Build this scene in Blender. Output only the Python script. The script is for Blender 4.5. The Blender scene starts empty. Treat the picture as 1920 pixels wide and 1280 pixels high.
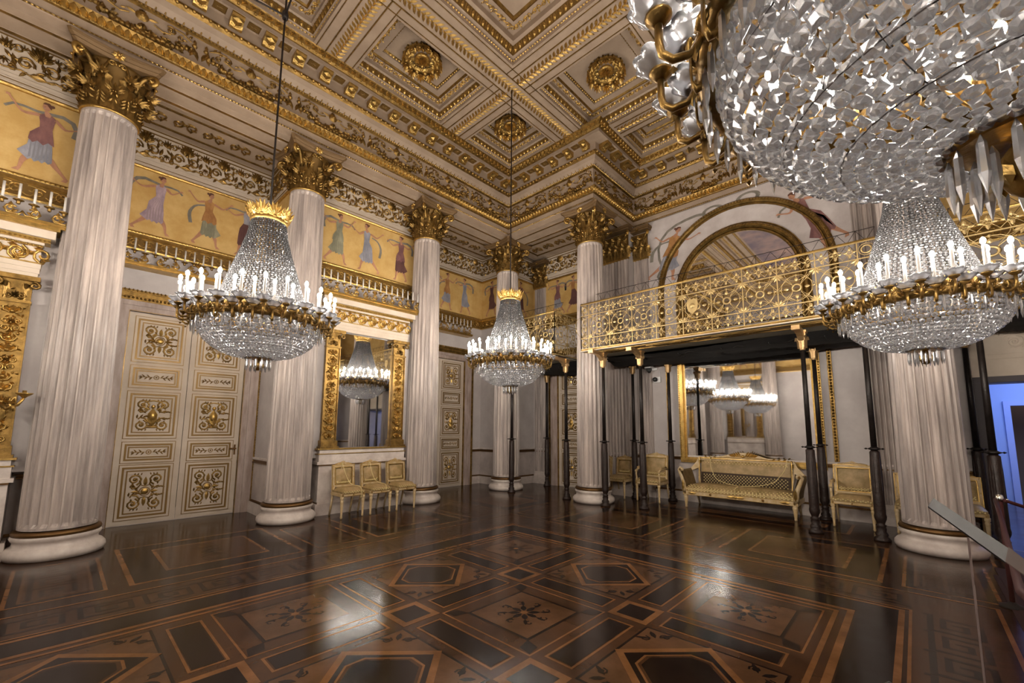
import bpy, math, random
import numpy as np
from mathutils import Matrix, Vector
PI=math.pi; sin=math.sin; cos=math.cos
rnd=random.Random(7)
S=bpy.context.scene
COL=S.collection

# ---------------------------------------------------------------- camera
def make_camera():
    yaw,pitch,roll=-0.75545,0.11729,0.00634
    f=Vector((sin(yaw)*cos(pitch),cos(yaw)*cos(pitch),sin(pitch)))
    r=Vector((cos(yaw),-sin(yaw),0)); u=r.cross(f)
    r2=r*cos(roll)+u*sin(roll); u2=-r*sin(roll)+u*cos(roll)
    cam=bpy.data.cameras.new('camera'); o=bpy.data.objects.new('camera',cam); COL.objects.link(o)
    m=Matrix((( r2.x,u2.x,-f.x,7.75978),(r2.y,u2.y,-f.y,-7.98008),(r2.z,u2.z,-f.z,1.55),(0,0,0,1)))
    o.matrix_world=m
    cam.sensor_width=36; cam.lens=36*794.34/1920
    cam.shift_x=-(962.8-960)/1920; cam.shift_y=(708.7-640)/1920
    cam.clip_start=.05; cam.clip_end=100
    S.camera=o
make_camera()
# ---------------------------------------------------------------- world, exposure
W=bpy.data.worlds.new('world'); S.world=W; W.use_nodes=True
W.node_tree.nodes['Background'].inputs[0].default_value=(.5,.55,.7,1)
W.node_tree.nodes['Background'].inputs[1].default_value=.05
S.view_settings.view_transform='Standard'; S.view_settings.look='None'; S.view_settings.gamma=1
S.view_settings.use_curve_mapping=False
S.view_settings.exposure=0.0
CY=S.cycles
CY.use_denoising=True
CY.max_bounces=7; CY.diffuse_bounces=3; CY.glossy_bounces=4; CY.transmission_bounces=5; CY.transparent_max_bounces=10
CY.caustics_reflective=False; CY.caustics_refractive=False; CY.sample_clamp_indirect=25; CY.sample_clamp_direct=0; CY.blur_glossy=.5
BULB=480       # brightness of each candle bulb of a chandelier
# ---------------------------------------------------------------- materials
def lin(h):
    h=h.lstrip('#'); c=[int(h[i:i+2],16)/255 for i in (0,2,4)]
    return tuple(x/12.92 if x<=.04045 else ((x+.055)/1.055)**2.4 for x in c)+(1,)
MATS={}
def mat(name,col,rough=.6,metal=0,bump=0,bscale=40,var=0,vscale=3,vcol=None,stretch=None,spec=.5,trans=0,emit=0,ior=1.5,alpha=1,coat=0,wave=None,rvar=0):
    if name in MATS: return MATS[name]
    m=bpy.data.materials.new(name); m.use_nodes=True; nt=m.node_tree; N=nt.nodes; b=N['Principled BSDF']
    c=lin(col) if isinstance(col,str) else col
    b.inputs['Base Color'].default_value=c; b.inputs['Roughness'].default_value=rough; b.inputs['Metallic'].default_value=metal
    b.inputs['Specular IOR Level'].default_value=spec; b.inputs['IOR'].default_value=ior
    b.inputs['Transmission Weight'].default_value=trans; b.inputs['Alpha'].default_value=alpha; b.inputs['Coat Weight'].default_value=coat
    b.inputs['Coat Roughness'].default_value=.1
    if emit: b.inputs['Emission Color'].default_value=c; b.inputs['Emission Strength'].default_value=emit
    tc=None
    def coord(st=None):
        nonlocal tc
        if tc is None: tc=N.new('ShaderNodeTexCoord')
        mp=N.new('ShaderNodeMapping'); nt.links.new(tc.outputs['Object'],mp.inputs[0])
        if st: mp.inputs['Scale'].default_value=st
        return mp
    if var or rvar:
        mp=coord(stretch); no=N.new('ShaderNodeTexNoise'); no.inputs['Scale'].default_value=vscale; no.inputs['Detail'].default_value=6
        no.inputs['Roughness'].default_value=.65; nt.links.new(mp.outputs[0],no.inputs['Vector'])
        if var:
            ra=N.new('ShaderNodeValToRGB'); ra.color_ramp.elements[0].position=.38; ra.color_ramp.elements[1].position=.66
            vc=lin(vcol) if isinstance(vcol,str) else (vcol or tuple(x*(1-var) for x in c[:3])+(1,))
            ra.color_ramp.elements[0].color=vc; ra.color_ramp.elements[1].color=c
            nt.links.new(no.outputs[0],ra.inputs[0]); nt.links.new(ra.outputs[0],b.inputs['Base Color'])
        if rvar:
            mr=N.new('ShaderNodeMapRange'); mr.inputs['From Min'].default_value=.3; mr.inputs['From Max'].default_value=.7
            mr.inputs['To Min'].default_value=max(.02,rough-rvar); mr.inputs['To Max'].default_value=rough+rvar
            nt.links.new(no.outputs[0],mr.inputs[0]); nt.links.new(mr.outputs[0],b.inputs['Roughness'])
    if bump:
        mp=coord(stretch); no=N.new('ShaderNodeTexNoise'); no.inputs['Scale'].default_value=bscale; no.inputs['Detail'].default_value=3
        nt.links.new(mp.outputs[0],no.inputs['Vector'])
        bu=N.new('ShaderNodeBump'); bu.inputs['Strength'].default_value=bump; bu.inputs['Distance'].default_value=.01
        nt.links.new(no.outputs[0],bu.inputs['Height']); nt.links.new(bu.outputs[0],b.inputs['Normal'])
    MATS[name]=m; return m
marble=mat('pale_streaked_marble','#c4b7af',.42,var=1,vcol='#8e8480',vscale=1.8,stretch=(5,5,.42),bump=.12,bscale=6)
marble_plain=mat('pale_marble','#dcd2ca',.4,var=1,vcol='#b9ada6',vscale=3)
plaster=mat('grey_white_plaster','#cdc6c3',.7,var=1,vcol='#bab2b0',vscale=1.2)
dado=mat('dado_marble','#c9beb8',.45,var=1,vcol='#a89d99',vscale=1.6)
cream=mat('cream_paint','#cbbdad',.6,var=1,vcol='#bdae9c',vscale=2)
cream_dk=mat('cream_ceiling','#ab9783',.65,var=1,vcol='#9c8875',vscale=2)
gold=mat('bright_gilding',(.60,.39,.12,1),.34,.9,bump=.25,bscale=60,var=.35,vscale=14)
gold_old=mat('aged_gilding',(.37,.225,.065,1),.38,.85,bump=.25,bscale=50,var=.55,vscale=9)
gold_wire=mat('pale_gilt_iron',(.60,.44,.20,1),.42,.6,var=.25,vscale=12)
gold_dk=mat('dark_gilt_lining',(.20,.115,.03,1),.45,.5)
bronze=mat('dark_bronze',(.16,.085,.03,1),.38,.8,bump=.3)
frame_red=mat('veined_door_marble','#b1a19a',.45,var=1,vcol='#8f7d74',vscale=3,stretch=(3,3,.6))
yellow=mat('ochre_fresco_ground','#cfae70',.75,var=1,vcol='#bd9857',vscale=3)
fresco_pale=mat('pale_fresco_ground','#c9c1bf',.75,var=1,vcol='#b5aba8',vscale=2)
mirror=mat('old_mirror_glass',(.80,.80,.80,1),.025,1)
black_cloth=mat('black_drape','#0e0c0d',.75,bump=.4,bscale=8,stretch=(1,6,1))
iron=mat('dark_cast_iron','#2b2523',.45,.4,bump=.5,bscale=30,var=.4,vscale=10)
iron_low=mat('brown_carved_post','#2c1c16',.5,.1,bump=.8,bscale=26,var=.5,vscale=14)
wood_paint=mat('cream_gilt_wood','#d0bb97',.5,var=1,vcol='#bda06e',vscale=12)
fabric=mat('champagne_damask','#b29468',.55,var=1,vcol='#8d7748',vscale=9,spec=.6)
fabric_dot=mat('gold_dot_weave','#d9c486',.45,spec=.6)
fabric_dk=mat('brown_dotted_ground','#3b2a17',.7)
rope_m=mat('cream_cord','#dcc88f',.7)
candle_m=mat('ivory_candle','#a8a39c',.4,spec=.3)
candle_dim=mat('wall_candle','#cfcac4',.5)
red_m=mat('dark_red_rope','#3d0a0c',.7); carpet=mat('dark_red_carpet','#2a0a0a',.95,bump=.5,bscale=200)
chrome=mat('chrome',(.8,.8,.8,1),.12,1); blackp=mat('black_plastic','#151515',.35); whitep=mat('white_plastic','#e2e2e2',.4)
blue_lit_wall=mat('blue_lit_white_wall','#a3b3dc',.7)  # white wall with the room's blue light put into its colour
skin=mat('painted_skin','#b9876a',.8,var=.25,vscale=9)
hair_m=mat('painted_brown_hair','#5c3a2b',.8)
def dress(n,a,b): return mat(n,a,.8,var=1,vcol=b,vscale=7,stretch=(1,1,.5))
drs=[dress('painted_lilac_cloth','#b9a3ab','#8d7a88'),dress('painted_blue_grey_cloth','#a09fa8','#797b86'),dress('painted_sage_cloth','#99967e','#716f5c'),
     dress('painted_rose_cloth','#8f6560','#6a4648'),dress('painted_orange_cloth','#b58650','#8f6238'),dress('painted_plum_cloth','#6f4a45','#513334')]
scarf_m=dress('painted_grey_scarf','#8a8479','#6d685f')
# crystal: clear cut glass, part mirror-bright facets
def crystal(name='cut_crystal',k=1.0,f=.25):
    m=bpy.data.materials.new(name); m.use_nodes=True; nt=m.node_tree; N=nt.nodes; N.clear()
    out=N.new('ShaderNodeOutputMaterial'); g=N.new('ShaderNodeBsdfGlass'); g.inputs['Roughness'].default_value=.03; g.inputs['IOR'].default_value=1.52
    gl=N.new('ShaderNodeBsdfGlossy'); gl.inputs['Roughness'].default_value=.22; gl.inputs['Color'].default_value=(.80*k,.81*k,.85*k,1)
    d=N.new('ShaderNodeBsdfTranslucent'); d.inputs['Color'].default_value=(.62*k,.62*k,.65*k,1)
    d2=N.new('ShaderNodeBsdfDiffuse'); d2.inputs['Color'].default_value=(.58*k,.58*k,.61*k,1)
    m1=N.new('ShaderNodeMixShader'); m1.inputs[0].default_value=.45
    m2=N.new('ShaderNodeMixShader'); m2.inputs[0].default_value=.50
    m3=N.new('ShaderNodeMixShader'); m3.inputs[0].default_value=f
    nt.links.new(d.outputs[0],m1.inputs[1]); nt.links.new(d2.outputs[0],m1.inputs[2])
    nt.links.new(g.outputs[0],m2.inputs[1]); nt.links.new(gl.outputs[0],m2.inputs[2])
    nt.links.new(m2.outputs[0],m3.inputs[1]); nt.links.new(m1.outputs[0],m3.inputs[2]); nt.links.new(m3.outputs[0],out.inputs[0])
    return m
crystal_m=crystal('cut_crystal',.80,.27); crystal_t=crystal('small_cut_crystal',.27,.60)
def emitter(name,col,s):
    m=bpy.data.materials.new(name); m.use_nodes=True; nt=m.node_tree; N=nt.nodes; N.clear()
    out=N.new('ShaderNodeOutputMaterial'); e=N.new('ShaderNodeEmission'); e.inputs[0].default_value=col; e.inputs[1].default_value=s
    nt.links.new(e.outputs[0],out.inputs[0]); return m
bulb_m=emitter('lit_candle_bulb',(1,.90,.78,1),BULB)
glow_blue=emitter('daylight_window_blue',(.30,.50,1,1),5)
bobeche_m=mat('pressed_glass_dish','#cfd1d8',.15,trans=.65,spec=.8)
# ---------------------------------------------------------------- mesh templates
class T:
    def __init__(s,V,L,C,M=None,S=None):
        s.V=np.asarray(V,float).reshape(-1,3); s.L=np.asarray(L,np.int64); s.C=np.asarray(C,np.int64)
        n=len(s.C); s.M=np.zeros(n,int) if M is None else (np.full(n,M) if np.isscalar(M) else np.asarray(M))
        s.S=np.zeros(n,bool) if S is None else (np.full(n,S) if np.isscalar(S) else np.asarray(S))
def J(*ts):
    ts=[t for x in ts for t in (x if isinstance(x,(list,tuple)) else [x])]
    off=np.cumsum([0]+[len(t.V) for t in ts])[:-1]
    return T(np.concatenate([t.V for t in ts]),np.concatenate([t.L+o for t,o in zip(ts,off)]),np.concatenate([t.C for t in ts]),
             np.concatenate([t.M for t in ts]),np.concatenate([t.S for t in ts]))
def X(t,m):
    m=np.asarray(m,float); V=t.V@m[:3,:3].T+m[:3,3]; L=t.L; r=T(V,t.L,t.C,t.M,t.S)
    if np.linalg.det(m[:3,:3])<0: r=flip(r)
    return r
def flip(t):
    idx=np.concatenate([[0],np.cumsum(t.C)]); L=t.L.copy()
    for n in np.unique(t.C):
        f=np.where(t.C==n)[0]; st=idx[f][:,None]+np.arange(n); L[st]=t.L[st[:,::-1]]
    return T(t.V,L,t.C,t.M,t.S)
def many(t,mats):
    mats=np.asarray(mats,float)
    if len(mats)==0: return T(np.zeros((0,3)),[],[],np.zeros(0,int),np.zeros(0,bool))
    V=np.einsum('kij,nj->kni',mats[:,:3,:3],t.V)+mats[:,None,:3,3]; k=len(mats); n=len(t.V)
    L=(t.L[None]+np.arange(k)[:,None]*n).ravel()
    return T(V.reshape(-1,3),L,np.tile(t.C,k),np.tile(t.M,k),np.tile(t.S,k))
def recol(t,m): return T(t.V,t.L,t.C,np.full(len(t.C),m),t.S)
def tr(x=0,y=0,z=0): m=np.eye(4); m[:3,3]=(x,y,z); return m
def sc(x,y=None,z=None): return np.diag([x,x if y is None else y,x if z is None else z,1.])
def rz(a): m=np.eye(4); c,s=cos(a),sin(a); m[0,0]=c;m[0,1]=-s;m[1,0]=s;m[1,1]=c; return m
def rx(a): m=np.eye(4); c,s=cos(a),sin(a); m[1,1]=c;m[1,2]=-s;m[2,1]=s;m[2,2]=c; return m
def ry(a): m=np.eye(4); c,s=cos(a),sin(a); m[0,0]=c;m[0,2]=s;m[2,0]=-s;m[2,2]=c; return m
def fr(o,u,v,n): m=np.eye(4); m[:3,0]=u;m[:3,1]=v;m[:3,2]=n;m[:3,3]=o; return m   # local x,y,z -> u,v,n
def grid(P,closeU=False,closeV=True,m=0,s=True,caps=False):
    P=np.asarray(P,float); a,b=P.shape[:2]; V=P.reshape(-1,3)
    i=np.arange(a if closeU else a-1)[:,None]; j=np.arange(b if closeV else b-1)[None]
    i2=(i+1)%a; j2=(j+1)%b
    q=np.stack([i*b+j,i*b+j2,i2*b+j2,i2*b+j],-1).reshape(-1,4)
    L=q.ravel(); C=np.full(len(q),4); Sm=np.full(len(q),s)
    if caps:
        L=np.concatenate([L,np.arange(b)[::-1],np.arange(b)+(a-1)*b]); C=np.concatenate([C,[b,b]]); Sm=np.concatenate([Sm,[False,False]])
    return T(V,L,C,m,Sm)
def box(x0,x1,y0,y1,z0,z1,m=0):
    V=[(x,y,z) for z in (z0,z1) for y in (y0,y1) for x in (x0,x1)]
    return T(V,[0,2,3,1, 4,5,7,6, 0,1,5,4, 2,6,7,3, 0,4,6,2, 1,3,7,5],[4]*6,m)
def bbox(x0,x1,y0,y1,z0,z1,b=.004,m=0):   # box with chamfered edges
    P=[]
    for z,k in ((z0,b),(z0+b,0),(z1-b,0),(z1,b)):
        xa,xb,ya,yb=x0+k,x1-k,y0+k,y1-k; c=b if k==0 else 0
        P.append([(xa+c,ya,z),(xb-c,ya,z),(xb,ya+c,z),(xb,yb-c,z),(xb-c,yb,z),(xa+c,yb,z),(xa,yb-c,z),(xa,ya+c,z)])
    return grid(P,caps=True,m=m,s=False)
def lathe(pr,n=24,m=0,s=True,caps=True,a0=0):
    a=a0+np.arange(n)*2*PI/n; P=[[(r*cos(t),r*sin(t),z) for t in a] for r,z in pr]
    return grid(P,m=m,s=s,caps=caps)
def tube(path,r,n=6,m=0,closed=False,s=True,caps=True):
    P=np.asarray(path,float); k=len(P); rr=np.full(k,r) if np.isscalar(r) else np.asarray(r)
    if closed: d=np.roll(P,-1,0)-np.roll(P,1,0)
    else: d=np.gradient(P,axis=0)
    d/=np.linalg.norm(d,axis=1)[:,None]+1e-12
    ref=np.array([0,0,1.]) if abs(d[:,2]).mean()<.8 else np.array([1.,0,0])
    R=[]
    prev=None
    for i in range(k):
        a=np.cross(d[i],ref if prev is None else prev); 
        if prev is not None: a=prev-d[i]*(prev@d[i])
        a/=np.linalg.norm(a)+1e-12; prev=a; b=np.cross(d[i],a)
        R.append([P[i]+rr[i]*(a*cos(t)+b*sin(t)) for t in np.arange(n)*2*PI/n])
    return grid(R,closeU=closed,m=m,s=s,caps=caps and not closed)
def prism(pts,z0,z1,m=0,bottom=True):
    pts=np.asarray(pts,float); n=len(pts)
    area=sum(pts[i][0]*pts[(i+1)%n][1]-pts[(i+1)%n][0]*pts[i][1] for i in range(n))
    if area<0: pts=pts[::-1]
    V=[(x,y,z0) for x,y in pts]+[(x,y,z1) for x,y in pts]
    L=[];C=[]
    for i in range(n): L+=[i,(i+1)%n,n+(i+1)%n,n+i];C.append(4)
    L+=list(range(n,2*n));C.append(n)
    if bottom: L+=list(range(n))[::-1];C.append(n)
    return T(V,L,C,m)
def sphere(r,m=0,n=8,k=6,sz=1): return lathe([(r*sin(PI*(i+.02)/(k+.04)) if 0<i<k else r*.05,-r*sz*cos(PI*i/k)) for i in range(k+1)],n,m)
def octa(r,m=0): return T([(r,0,0),(0,r,0),(-r,0,0),(0,-r,0),(0,0,r),(0,0,-r)],[0,1,4,1,2,4,2,3,4,3,0,4,1,0,5,2,1,5,3,2,5,0,3,5],[3]*8,m)
# relief motifs, drawn in local x (along), y (up), z (out)
def ribbon(p,w,h=.01,m=0,closed=False):
    p=np.asarray(p,float); k=len(p); w=np.full(k,w) if np.isscalar(w) else np.asarray(w)
    d=(np.roll(p,-1,0)-np.roll(p,1,0)) if closed else np.gradient(p,axis=0)
    d/=np.linalg.norm(d,axis=1)[:,None]+1e-12; nrm=np.stack([-d[:,1],d[:,0]],1)
    P=[[(*(p[i]-nrm[i]*w[i]/2),0),(*(p[i]-nrm[i]*w[i]*.22),h),(*(p[i]+nrm[i]*w[i]*.22),h),(*(p[i]+nrm[i]*w[i]/2),0)] for i in range(k)]
    return flip(grid(P,closeU=closed,closeV=False,m=m,s=True))
def spiral(cx,cy,r0,r1,a0,turns,n=14):
    t=np.linspace(0,1,n); a=a0+turns*2*PI*t; r=r0+(r1-r0)*t
    return np.stack([cx+r*np.cos(a),cy+r*np.sin(a)],1)
def leaf(x,y,a,l,w,h=.012,m=0,cv=0):
    c,s=cos(a),sin(a)
    loc=[(0,0,0),(l*.3,-w*.42,0),(l*.65,-w*.4+cv*.5,0),(l,cv,0),(l*.65,w*.4+cv*.5,0),(l*.3,w*.42,0),(l*.4,cv*.2,h),(l*.8,cv*.7,h*.7)]
    V=[(x+c*p-s*q,y+s*p+c*q,z) for p,q,z in loc]
    return T(V,[0,1,6, 1,2,7,6, 2,3,7, 3,4,7, 4,5,6,7, 5,0,6],[3,4,3,3,4,3],m)
def dome(x,y,r,h=.012,m=0,n=8):
    V=[(x+r*cos(i*2*PI/n),y+r*sin(i*2*PI/n),0) for i in range(n)]+[(x+r*.6*cos(i*2*PI/n),y+r*.6*sin(i*2*PI/n),h*.8) for i in range(n)]+[(x,y,h)]
    L=[];C=[]
    for i in range(n):
        j=(i+1)%n; L+=[i,j,n+j,n+i];C.append(4); L+=[n+i,n+j,2*n];C.append(3)
    return T(V,L,C,m,True)
def rosette(x,y,r,h=.02,m=0,n=8,inner=True):
    ps=[leaf(x,y,i*2*PI/n,r,r*.85*2.4/n*1.2,h,m) for i in range(n)]
    if inner: ps+=[X(J([leaf(0,0,(i+.5)*2*PI/n,r*.55,r*.3,h,m) for i in range(n)]),tr(x,y,h*.6)),X(dome(0,0,r*.22,h*.6,m),tr(x,y,h))]
    else: ps.append(dome(x,y,r*.3,h*1.2,m))
    return J(ps)
def palmette(x,y,r,h=.012,m=0,n=7,up=PI/2):
    ps=[]
    for i in range(n):
        k=(i-(n-1)/2)/((n-1)/2); a=up+k*1.35; l=r*(1-.35*abs(k)**1.5)
        ps.append(leaf(x,y,a,l,r*.26,h,m,cv=-k*r*.12))
    ps.append(dome(x,y,r*.16,h,m)); return J(ps)
def scroll_pair(x,y,r,h=.01,m=0,w=None,sgn=1):
    w=w or r*.3; ps=[]
    for s in (-1,1):
        p=spiral(0,0,r*.15,r,PI/2,1.35*1,16); p[:,0]*=s; p[:,0]+=s*r*1.0; p[:,1]*=sgn
        ps.append(ribbon(p+np.array([x,y]),w,h,m))
    return J(ps)
def acan(h,w,r0,r1,curl=.10,n=10):
    """one acanthus leaf rising along the bell: raised rib, lobed edges drawn back, the tip rolled out and down"""
    P=[]
    for i in range(n+1):
        t=i/n; up=min(t/.72,1); k=max(0,(t-.62)/.38)
        z=h*(up*.93+.07*sin(PI*min(1,max(0,(t-.55)/.3))))-h*.30*max(0,(t-.80)/.2)**1.2
        r=r0+(r1-r0)*up*up+curl*k**1.3+.02
        f=i%2; lob=1.12 if f else .80
        ww=w*(.55+.45*sin(PI*min(1,t*1.15)))*(1 if t<.7 else 1-(t-.7)*2.6)*(lob if 0<i<n else .9)
        sink=(.030 if f else .012)
        P.append([(r-(sink if abs(u)==1 else .016*abs(u))-.022*abs(u)**2+(.016 if abs(u)<.1 else 0)-(.012 if abs(u)==.32 else 0),u*ww/2,z-(.018*abs(u) if f else 0)) for u in (-1,-.62,-.32,0,.32,.62,1)])
    g=grid(P,closeV=False,s=True)
    if w<.12: return g
    c=r1+curl*.8; tip=X(palmette(0,0,w*.85,.02,0,7,PI/2),fr((c-.035,0,h*.90),(0,1,0),(.93,0,.25),(.25,0,-.93)))
    fans=[X(leaf(0,0,0,w*.34,w*.22,.014),fr((r0+(r1-r0)*t*t+.022,s*w*.36,h*t),(.45,s*.8,.45),(0,-.5*s,.85),(.9,0,-.2))) for t in (.2,.38,.55) for s in (-1,1)]
    return J([g,tip]+fans)
# ---------------------------------------------------------------- objects
def link(o): COL.objects.link(o)
def build(name,t,mats,parent=None,loc=None):
    if isinstance(t,(list,tuple)): t=J(t)
    me=bpy.data.meshes.new(name); mats=mats if isinstance(mats,(list,tuple)) else [mats]
    me.vertices.add(len(t.V)); me.vertices.foreach_set('co',t.V.astype(np.float32).ravel())
    me.loops.add(len(t.L)); me.loops.foreach_set('vertex_index',t.L.astype(np.int32))
    st=np.concatenate([[0],np.cumsum(t.C)[:-1]]).astype(np.int32)
    me.polygons.add(len(t.C)); me.polygons.foreach_set('loop_start',st); me.polygons.foreach_set('loop_total',t.C.astype(np.int32))
    me.polygons.foreach_set('material_index',t.M.astype(np.int32)); me.polygons.foreach_set('use_smooth',t.S.astype(bool))
    for m in mats: me.materials.append(m)
    me.update(calc_edges=True); me.validate()
    o=bpy.data.objects.new(name,me); link(o)
    if parent is not None: o.parent=parent
    if loc is not None: o.location=loc
    return o
def empty(name,loc=(0,0,0),rot=0):
    o=bpy.data.objects.new(name,None); link(o); o.location=loc; o.rotation_euler=(0,0,rot); o.empty_display_size=.1; return o
def tag(o,label=None,cat=None,group=None,kind=None):
    if label: o['label']=label
    if cat: o['category']=cat
    if group: o['group']=group
    if kind: o['kind']=kind
    return o
def kids(o): return [c for c in bpy.data.objects if c.parent==o]
def dup(root,loc,rot=None,label=None,group=None):
    def rec(o,par):
        c=o.copy(); COL.objects.link(c)
        if par is not None: c.parent=par
        for ch in CH.get(o.name,[]): rec(ch,c)
        return c
    CH={}
    def walk(o):
        CH[o.name]=list(o.children)
        for c in o.children: walk(c)
    walk(root)
    r=rec(root,None); r.location=loc
    if rot is not None: r.rotation_euler=(0,0,rot)
    if label: r['label']=label
    if group: r['group']=group
    return r
NTR=[0]
def struct(name,t,mats,parent=None):
    o=build(name,t,mats,parent)
    if parent is None: o['kind']='structure'
    return o
def trim(t,mats,label=None):
    NTR[0]+=1; o=struct('trim_%d'%NTR[0],t,mats); o['category']='trim'
    if label: o['label']=label
    return o
M=2.6277
RX=4*M; RY=-5*M        # the columns' rectangle: x 0..RX, y RY..0
AX=-1.40; BY=1.55; PX=-.38; PY=.35   # wall planes
# ================================================================ the room's shell
def bays():  # wall line, walked with the room on the right hand
    a=[(AX,RY-.6),(AX,-4*M-.19),(PX,-4*M-.19),(PX,-3*M+.19),(AX,-3*M+.19),(AX,-2*M-.19),(PX,-2*M-.19),(PX,-M+.19),(AX,-M+.19),(AX,PY),(PX,PY),(PX,BY),(2.24,BY),(2.24,1.25),(2.94,1.25)]
    b=[(2.94,1.25),(2.94,BY)]
    return a,b
A1,B1=bays()
mir=lambda p:[(RX-x,y) for x,y in p][::-1]
WP1=A1+B1[1:]+mir(B1)[:-1]+mir(A1)[:3]+[(8.60,BY)]; WP2=[(9.95,BY)]+mir(A1)[4:]   # the wall line, broken by the open doorway
PATH_L=A1[:-2]; PATH_R=mir(A1)[2:]
def offs(path,e,closed=False):
    P=np.asarray(path,float); n=len(P); out=[]
    for i in range(n):
        a=P[i]-P[i-1] if (closed or i>0) else None; b=P[(i+1)%n]-P[i] if (closed or i<n-1) else None
        ns=[]
        for d in (a,b):
            if d is not None: d=d/np.linalg.norm(d); ns.append(np.array([d[1],-d[0]]))
        m=ns[0] if len(ns)==1 else (ns[0]+ns[1])/(1+ns[0]@ns[1])
        out.append(P[i]+m*e)
    return np.array(out)
def sweep(path,prof,m=0,closed=False,s=False):
    R=np.array([[(x,y,z) for x,y in offs(path,e,closed)] for e,z in prof])   # prof x path x 3
    t=grid(R.transpose(1,0,2),closeU=closed,closeV=False,m=m,s=s)
    if not isinstance(m,int): t.M=np.tile(np.asarray(m),(len(t.C)//(len(prof)-1)))
    return t
def segs(path,e,z,closed=False,only=None):   # frames along each straight run: matrix, length
    P=offs(path,e,closed); n=len(P); out=[]
    for i in range(n if closed else n-1):
        a,b=P[i],P[(i+1)%n]; L=np.linalg.norm(b-a)
        if L<.12: continue
        d=(b-a)/L; o=(a[0],a[1],z)
        if only and not only((a+b)/2): continue
        out.append((fr(o,(d[0],d[1],0),(0,0,1),(d[1],-d[0],0)),L))
    return out
def row(path,e,z,t,pitch,closed=False,only=None,start=.5,tilt=0):
    ms=[]
    for m,L in segs(path,e,z,closed,only):
        k=max(1,round(L/pitch)); 
        for i in range(k): ms.append(m@tr((i+start)*L/k)@sc(L/k/pitch,1,1)@rx(tilt))
    return many(t,ms)
seen=lambda c: not (c[1]<-11.5 or c[0]>RX-.5 and c[1]<-1)
# ---- walls
SB=[box(AX-.4,AX,RY-2,2.2,0,8.0)]
for y0,y1 in ((-4*M-.19,-3*M+.19),(-2*M-.19,-M+.19)): SB.append(box(AX,PX,y0,y1,0,8))
SB.append(box(AX,PX,PY,BY,0,8))
struct('wall_left',SB,plaster)
SB=[box(AX,8.60,BY,2.2,0,8.0),box(9.95,RX-AX,BY,2.2,0,8),box(8.60,9.95,BY,2.2,2.29,8),box(2.24,2.94,1.25,BY,0,8),box(RX-2.94,RX-2.24,1.25,BY,0,8)]
struct('wall_back',SB,plaster)
SB=[X(t,sc(-1,1,1)) for t in [box(AX-.4,AX,RY-2,2.2,0,8.0),box(AX,PX,-4*M-.19,-3*M+.19,0,8),box(AX,PX,-2*M-.19,-M+.19,0,8),box(AX,PX,PY,BY,0,8)]]
struct('wall_right',[X(t,tr(RX)) for t in SB],plaster)
struct('wall_front',box(AX-.4,RX-AX+.4,RY-1.0,RY-.6,0,8),plaster)
# ---- baseboards and dado rail along every wall
base_prof=[(0,.235),(.012,.235),(.012,.2),(.045,.2),(.05,0)]
bt=J([sweep(w,base_prof,[0,1,1,0]) for w in (WP1,WP2)]); struct('baseboard_left',bt,[marble_plain,bronze])
rail_t=J([sweep(w,[(0,.985),(.03,.985),(.03,.95),(.012,.94),(.012,.915),(.03,.905),(.03,.885),(0,.875)],[0,0,0,1,1,1,0]) for w in (WP1,WP2)]); trim(rail_t,[marble_plain,bronze],'marble dado rail with dark gilt groove running round the walls')
dd=J([sweep(w,[(.006,.875),(.006,.235)]) for w in (WP1,WP2)]); trim(dd,[dado],'pale marble dado below the rail')
# ---- upper wall bands
def bands(P,nm):
    t=[sweep(P,[(0,6.62),(.05,6.61),(.05,6.595),(.02,6.585),(.02,6.56),(.035,6.55),(.035,6.535),(.006,6.525),(.006,6.05),(.02,6.04),(.02,5.985),(.035,5.98),(.035,5.96),(.02,5.955),(.02,5.93),(.04,5.925),(.04,5.90),(.03,5.895),(.045,5.88),(.03,5.86),(.004,5.855)],
        [0,0,2,0,2,0,2,0,0,0,2,0,2,0,2,0,2,1,1,1])]
    t+=[sweep(P,[(.004,4.76),(.02,4.755),(.03,4.735),(.02,4.715),(.045,4.70),(.05,4.66),(.03,4.64),(.03,4.47),(.05,4.455),(.04,4.43),(0,4.42)],[0,1,1,0,1,1,2,1,1,0])]
    return trim(t,[cream,gold,gold_dk],nm)
bands(PATH_L,'cream and gilt mouldings above and below the painted frieze')
bands(PATH_R,'cream and gilt mouldings above the open doorway')
struct('wall_frieze',[sweep(PATH_L,[(.004,5.856),(.004,4.757)]),sweep(PATH_R,[(.004,5.856),(.004,4.757)])],yellow)
def anthem():
    p=[palmette(0,.10,.21,.022,0,9)]
    for s in (-1,1):
        a=spiral(0,0,.02,.085,PI/2,1.3,14); a[:,0]*=s; p.append(ribbon(a+[s*.12,.0],.03,.018))
        a=spiral(0,0,.015,.05,-PI/2,1.1,10); a[:,0]*=s; p.append(ribbon(a+[s*.2,.16],.022,.015))
        p.append(leaf(s*.05,-.08,PI/2+s*1.9,.15,.06,.02)); p.append(leaf(s*.2,-.06,PI/2-s*.3,.14,.06,.02))
    p.append(X(palmette(0,0,.13,.02,0,7),tr(.30,.12,0))); p.append(X(palmette(0,0,.09,.02,0,5,-PI/2),tr(.30,-.02,0)))
    p.append(ribbon([(-.3,-.13),(-.15,-.1),(0,-.15),(.15,-.1),(.3,-.13)],.02,.014))
    return J(p)
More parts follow.
